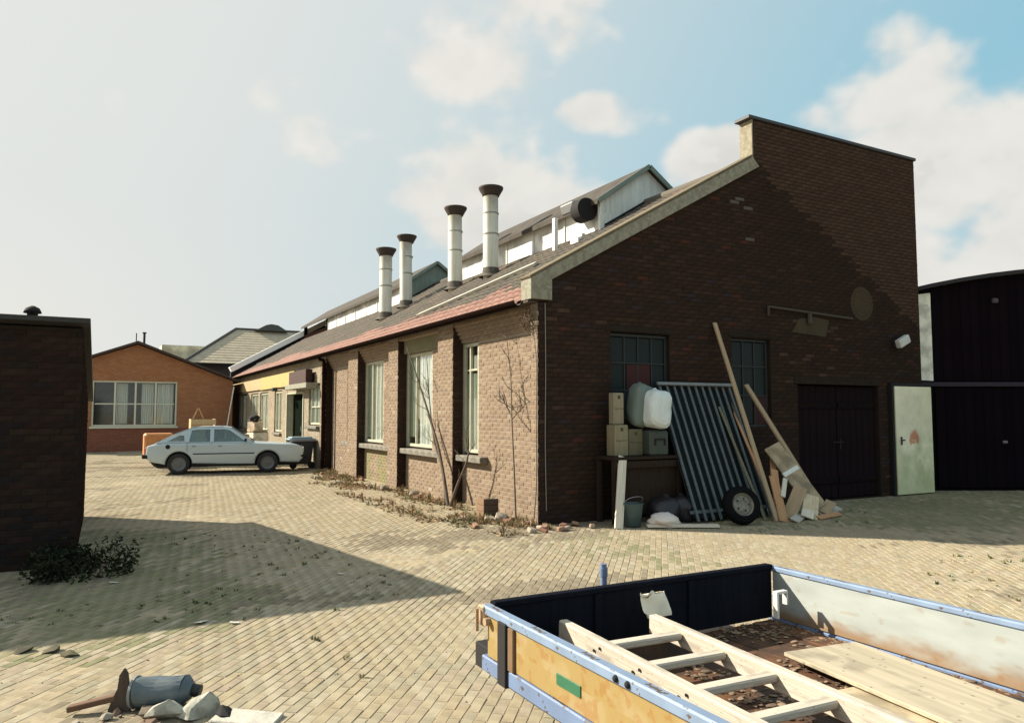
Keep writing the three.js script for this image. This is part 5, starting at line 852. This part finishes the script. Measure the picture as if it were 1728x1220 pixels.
  for (const [x, z, w, l] of [[-.28, -.62, .20, 'whitish stone block right of the brown box by the facade'], [-.42, -.72, .14, 'small pinkish stone in front of the brown box'], [-.22, -4.3, .20, 'pale stone beside the pilaster foot between the windows'], [-.3, -5.75, .17, 'pale stone at the foot of the third pilaster']]) solo('stone', l, 'stone', rock(w * .58, Math.round(w * 100), .7).translate(x, w * .25, z), grainy(.46, .39, .31, { map: T.blotch, rep: 5, bump: .003 }), { at: V(x, 0, z) });
  const cb = thing('brown_box', 'small dark brown wooden box on the ground by the facade bay nearest the corner', 'box', V(-.24, 0, -1.12));
  for (let i = 0; i < 3; i++) { part(cb, 'slat', bx(-.36, -.12, .01 + i * .095, .10 + i * .095, -1.0, -.985, .003), M.timberDark); part(cb, 'slat', bx(-.375, -.362, .01 + i * .095, .10 + i * .095, -1.24, -.985, .003), mat(.26, .16, .09, { map: T.wood, rep: 4 })); }
  part(cb, 'core', bx(-.36, -.12, .005, .27, -1.24, -1.002), M.timberDark);
  // litter on the paving
  for (const [x, z, w, l] of [[-4.78, 3.02, .10, 'white scrap of paper in the shade, left of the pair near the shadow edge'], [-4.56, 3.16, .07, 'white scrap of paper in the shade, right of the pair near the shadow edge'], [-3.37, 1.84, .06, 'small pale scrap on the paving near the tip of the hut shadow'], [-5.35, 1.2, .07, 'pale scrap of paper in front of the dark shrub']]) solo('paper_scrap', l, 'litter', at(cbox(w, .003, w * .66, .001), x, .014, z, w * 40, .12, .1), mat(.62, .58, .5), { at: V(x, 0, z) });
  for (const [x, z, s, l] of [[-5.90, 3.18, 5, 'dark clod of soil at the shadow edge on the far left'], [-5.74, 3.26, 7, 'greyish clod right of the dark one at the shadow edge'], [-5.62, 3.42, 9, 'small brown clod nearest the camera at the shadow edge']]) solo('soil_clod', l, 'soil', rock(.055, s, .45).translate(x, .014, z), grainy(.06 + s * .004, .055 + s * .003, .04), { at: V(x, 0, z) });
  // debris in the near left corner
  const R = V(.877, 0, .48), F = V(.48, 0, -.877), C0 = V(-5.155, 0, 4.68), pt = (r, f, y = 0) => C0.clone().addScaledVector(R, r).addScaledVector(F, f).setY(y);
  const cn = thing('plastic_container', 'dark blue-grey plastic container lying among stones in the near left corner', 'container', pt(0, 0), {});
  part(cn, 'body', merge([((g) => { const p = g.attributes.position; for (let i = 0; i < p.count; i++) { const x = p.getX(i), y = p.getY(i), z = p.getZ(i), n = fbm(x * 9 + 50, y * 9 + z * 7 + 50, 3, 0, 5) - .5; p.setXYZ(i, x + n * .035, y + n * .05, z + n * .03); } g.computeVertexNormals(); return toCreasedNormals(g, .9); })(new TessellateModifier(.03, 5).modify(boxUV(merge([rod(pt(-.14, 0, .085), pt(.11, .02, .085), .083, .08, 22), rod(pt(.11, .02, .085), pt(.15, .022, .08), .08, .045, 22)]))))]), grainy(.11, .145, .165, { rough: .4 }));
  part(cn, 'neck', rod(pt(.15, .022, .09), pt(.20, .025, .08), .034, .034, 14), M.frameDark);
  part(cn, 'rim', rod(pt(-.152, 0, .086), pt(-.138, 0, .086), .085, .085, 22), grainy(.28, .30, .30, { rough: .45 }));
  solo('dark_shard', 'dark pointed piece of broken crate standing left of the container', 'shard', prism([[-.07, 0], [.05, 0], [.042, .12], [.03, .20], [.012, .225], [-.012, .19], [-.02, .12], [-.045, .07]], .02, .002).applyMatrix4(new THREE.Matrix4().makeRotationY(-.5)).translate(pt(-.2, -.03).x, 0, pt(-.2, -.03).z), M.timberDark, { at: pt(-.2, -.03) });
  solo('dark_batten', 'dark brown batten lying left of the container', 'batten', bar(pt(-.46, -.09, .03), pt(-.22, -.02, .07), .05, .03), mat(.16, .085, .05, { map: T.wood, rep: 4 }), { at: pt(-.4, -.08) });
  for (const [r, f, w, s, l] of [[.10, -.13, .09, 21, 'angular grey-green stone in front of the container'], [.24, -.08, .095, 22, 'largest pale stone right of the container'], [-.02, -.12, .05, 23, 'small brown stone before the container'], [.40, -.13, .05, 24, 'small dark stone at the right end of the near debris']]) solo('stone', l, 'stone', rock(w * 1.05, s, .72).translate(pt(r, f).x, w * .42, pt(r, f).z), s === 24 ? M.black : grainy(.42 - (s === 23 ? .2 : 0), .41 - (s === 23 ? .24 : 0), .34 - (s === 23 ? .22 : 0), { map: T.blotch, rep: 6, bump: .004 }), { at: pt(r, f) });
  for (let i = 0; i < 14; i++) { const r = rr(-.35, .45), f = rr(-.28, -.04), w = rr(.012, .04); solo('rubble_crumb', 'small crumb of mortar or brick among the near left debris', 'rubble', rock(w, 30 + i, .7, 11).translate(pt(r, f).x, w * .4, pt(r, f).z), grainy(...[[.36, .32, .25], [.26, .16, .11], [.16, .13, .10]][i % 3], { bump: .003, rep: 8 }), { at: pt(r, f), group: 'crumbs among the near left debris' }); }
  solo('pale_slab', 'flat whitish slab lying right of the near debris', 'slab', at(cbox(.34, .03, .16, .006), pt(.52, -.16).x, .006, pt(.52, -.16).z, -.62, .05, -.04), mat(.66, .64, .57, { map: T.soil, rep: 2.5, bump: .004 }), { at: pt(.48, -.12) });
}

renderer.render(scene, camera);
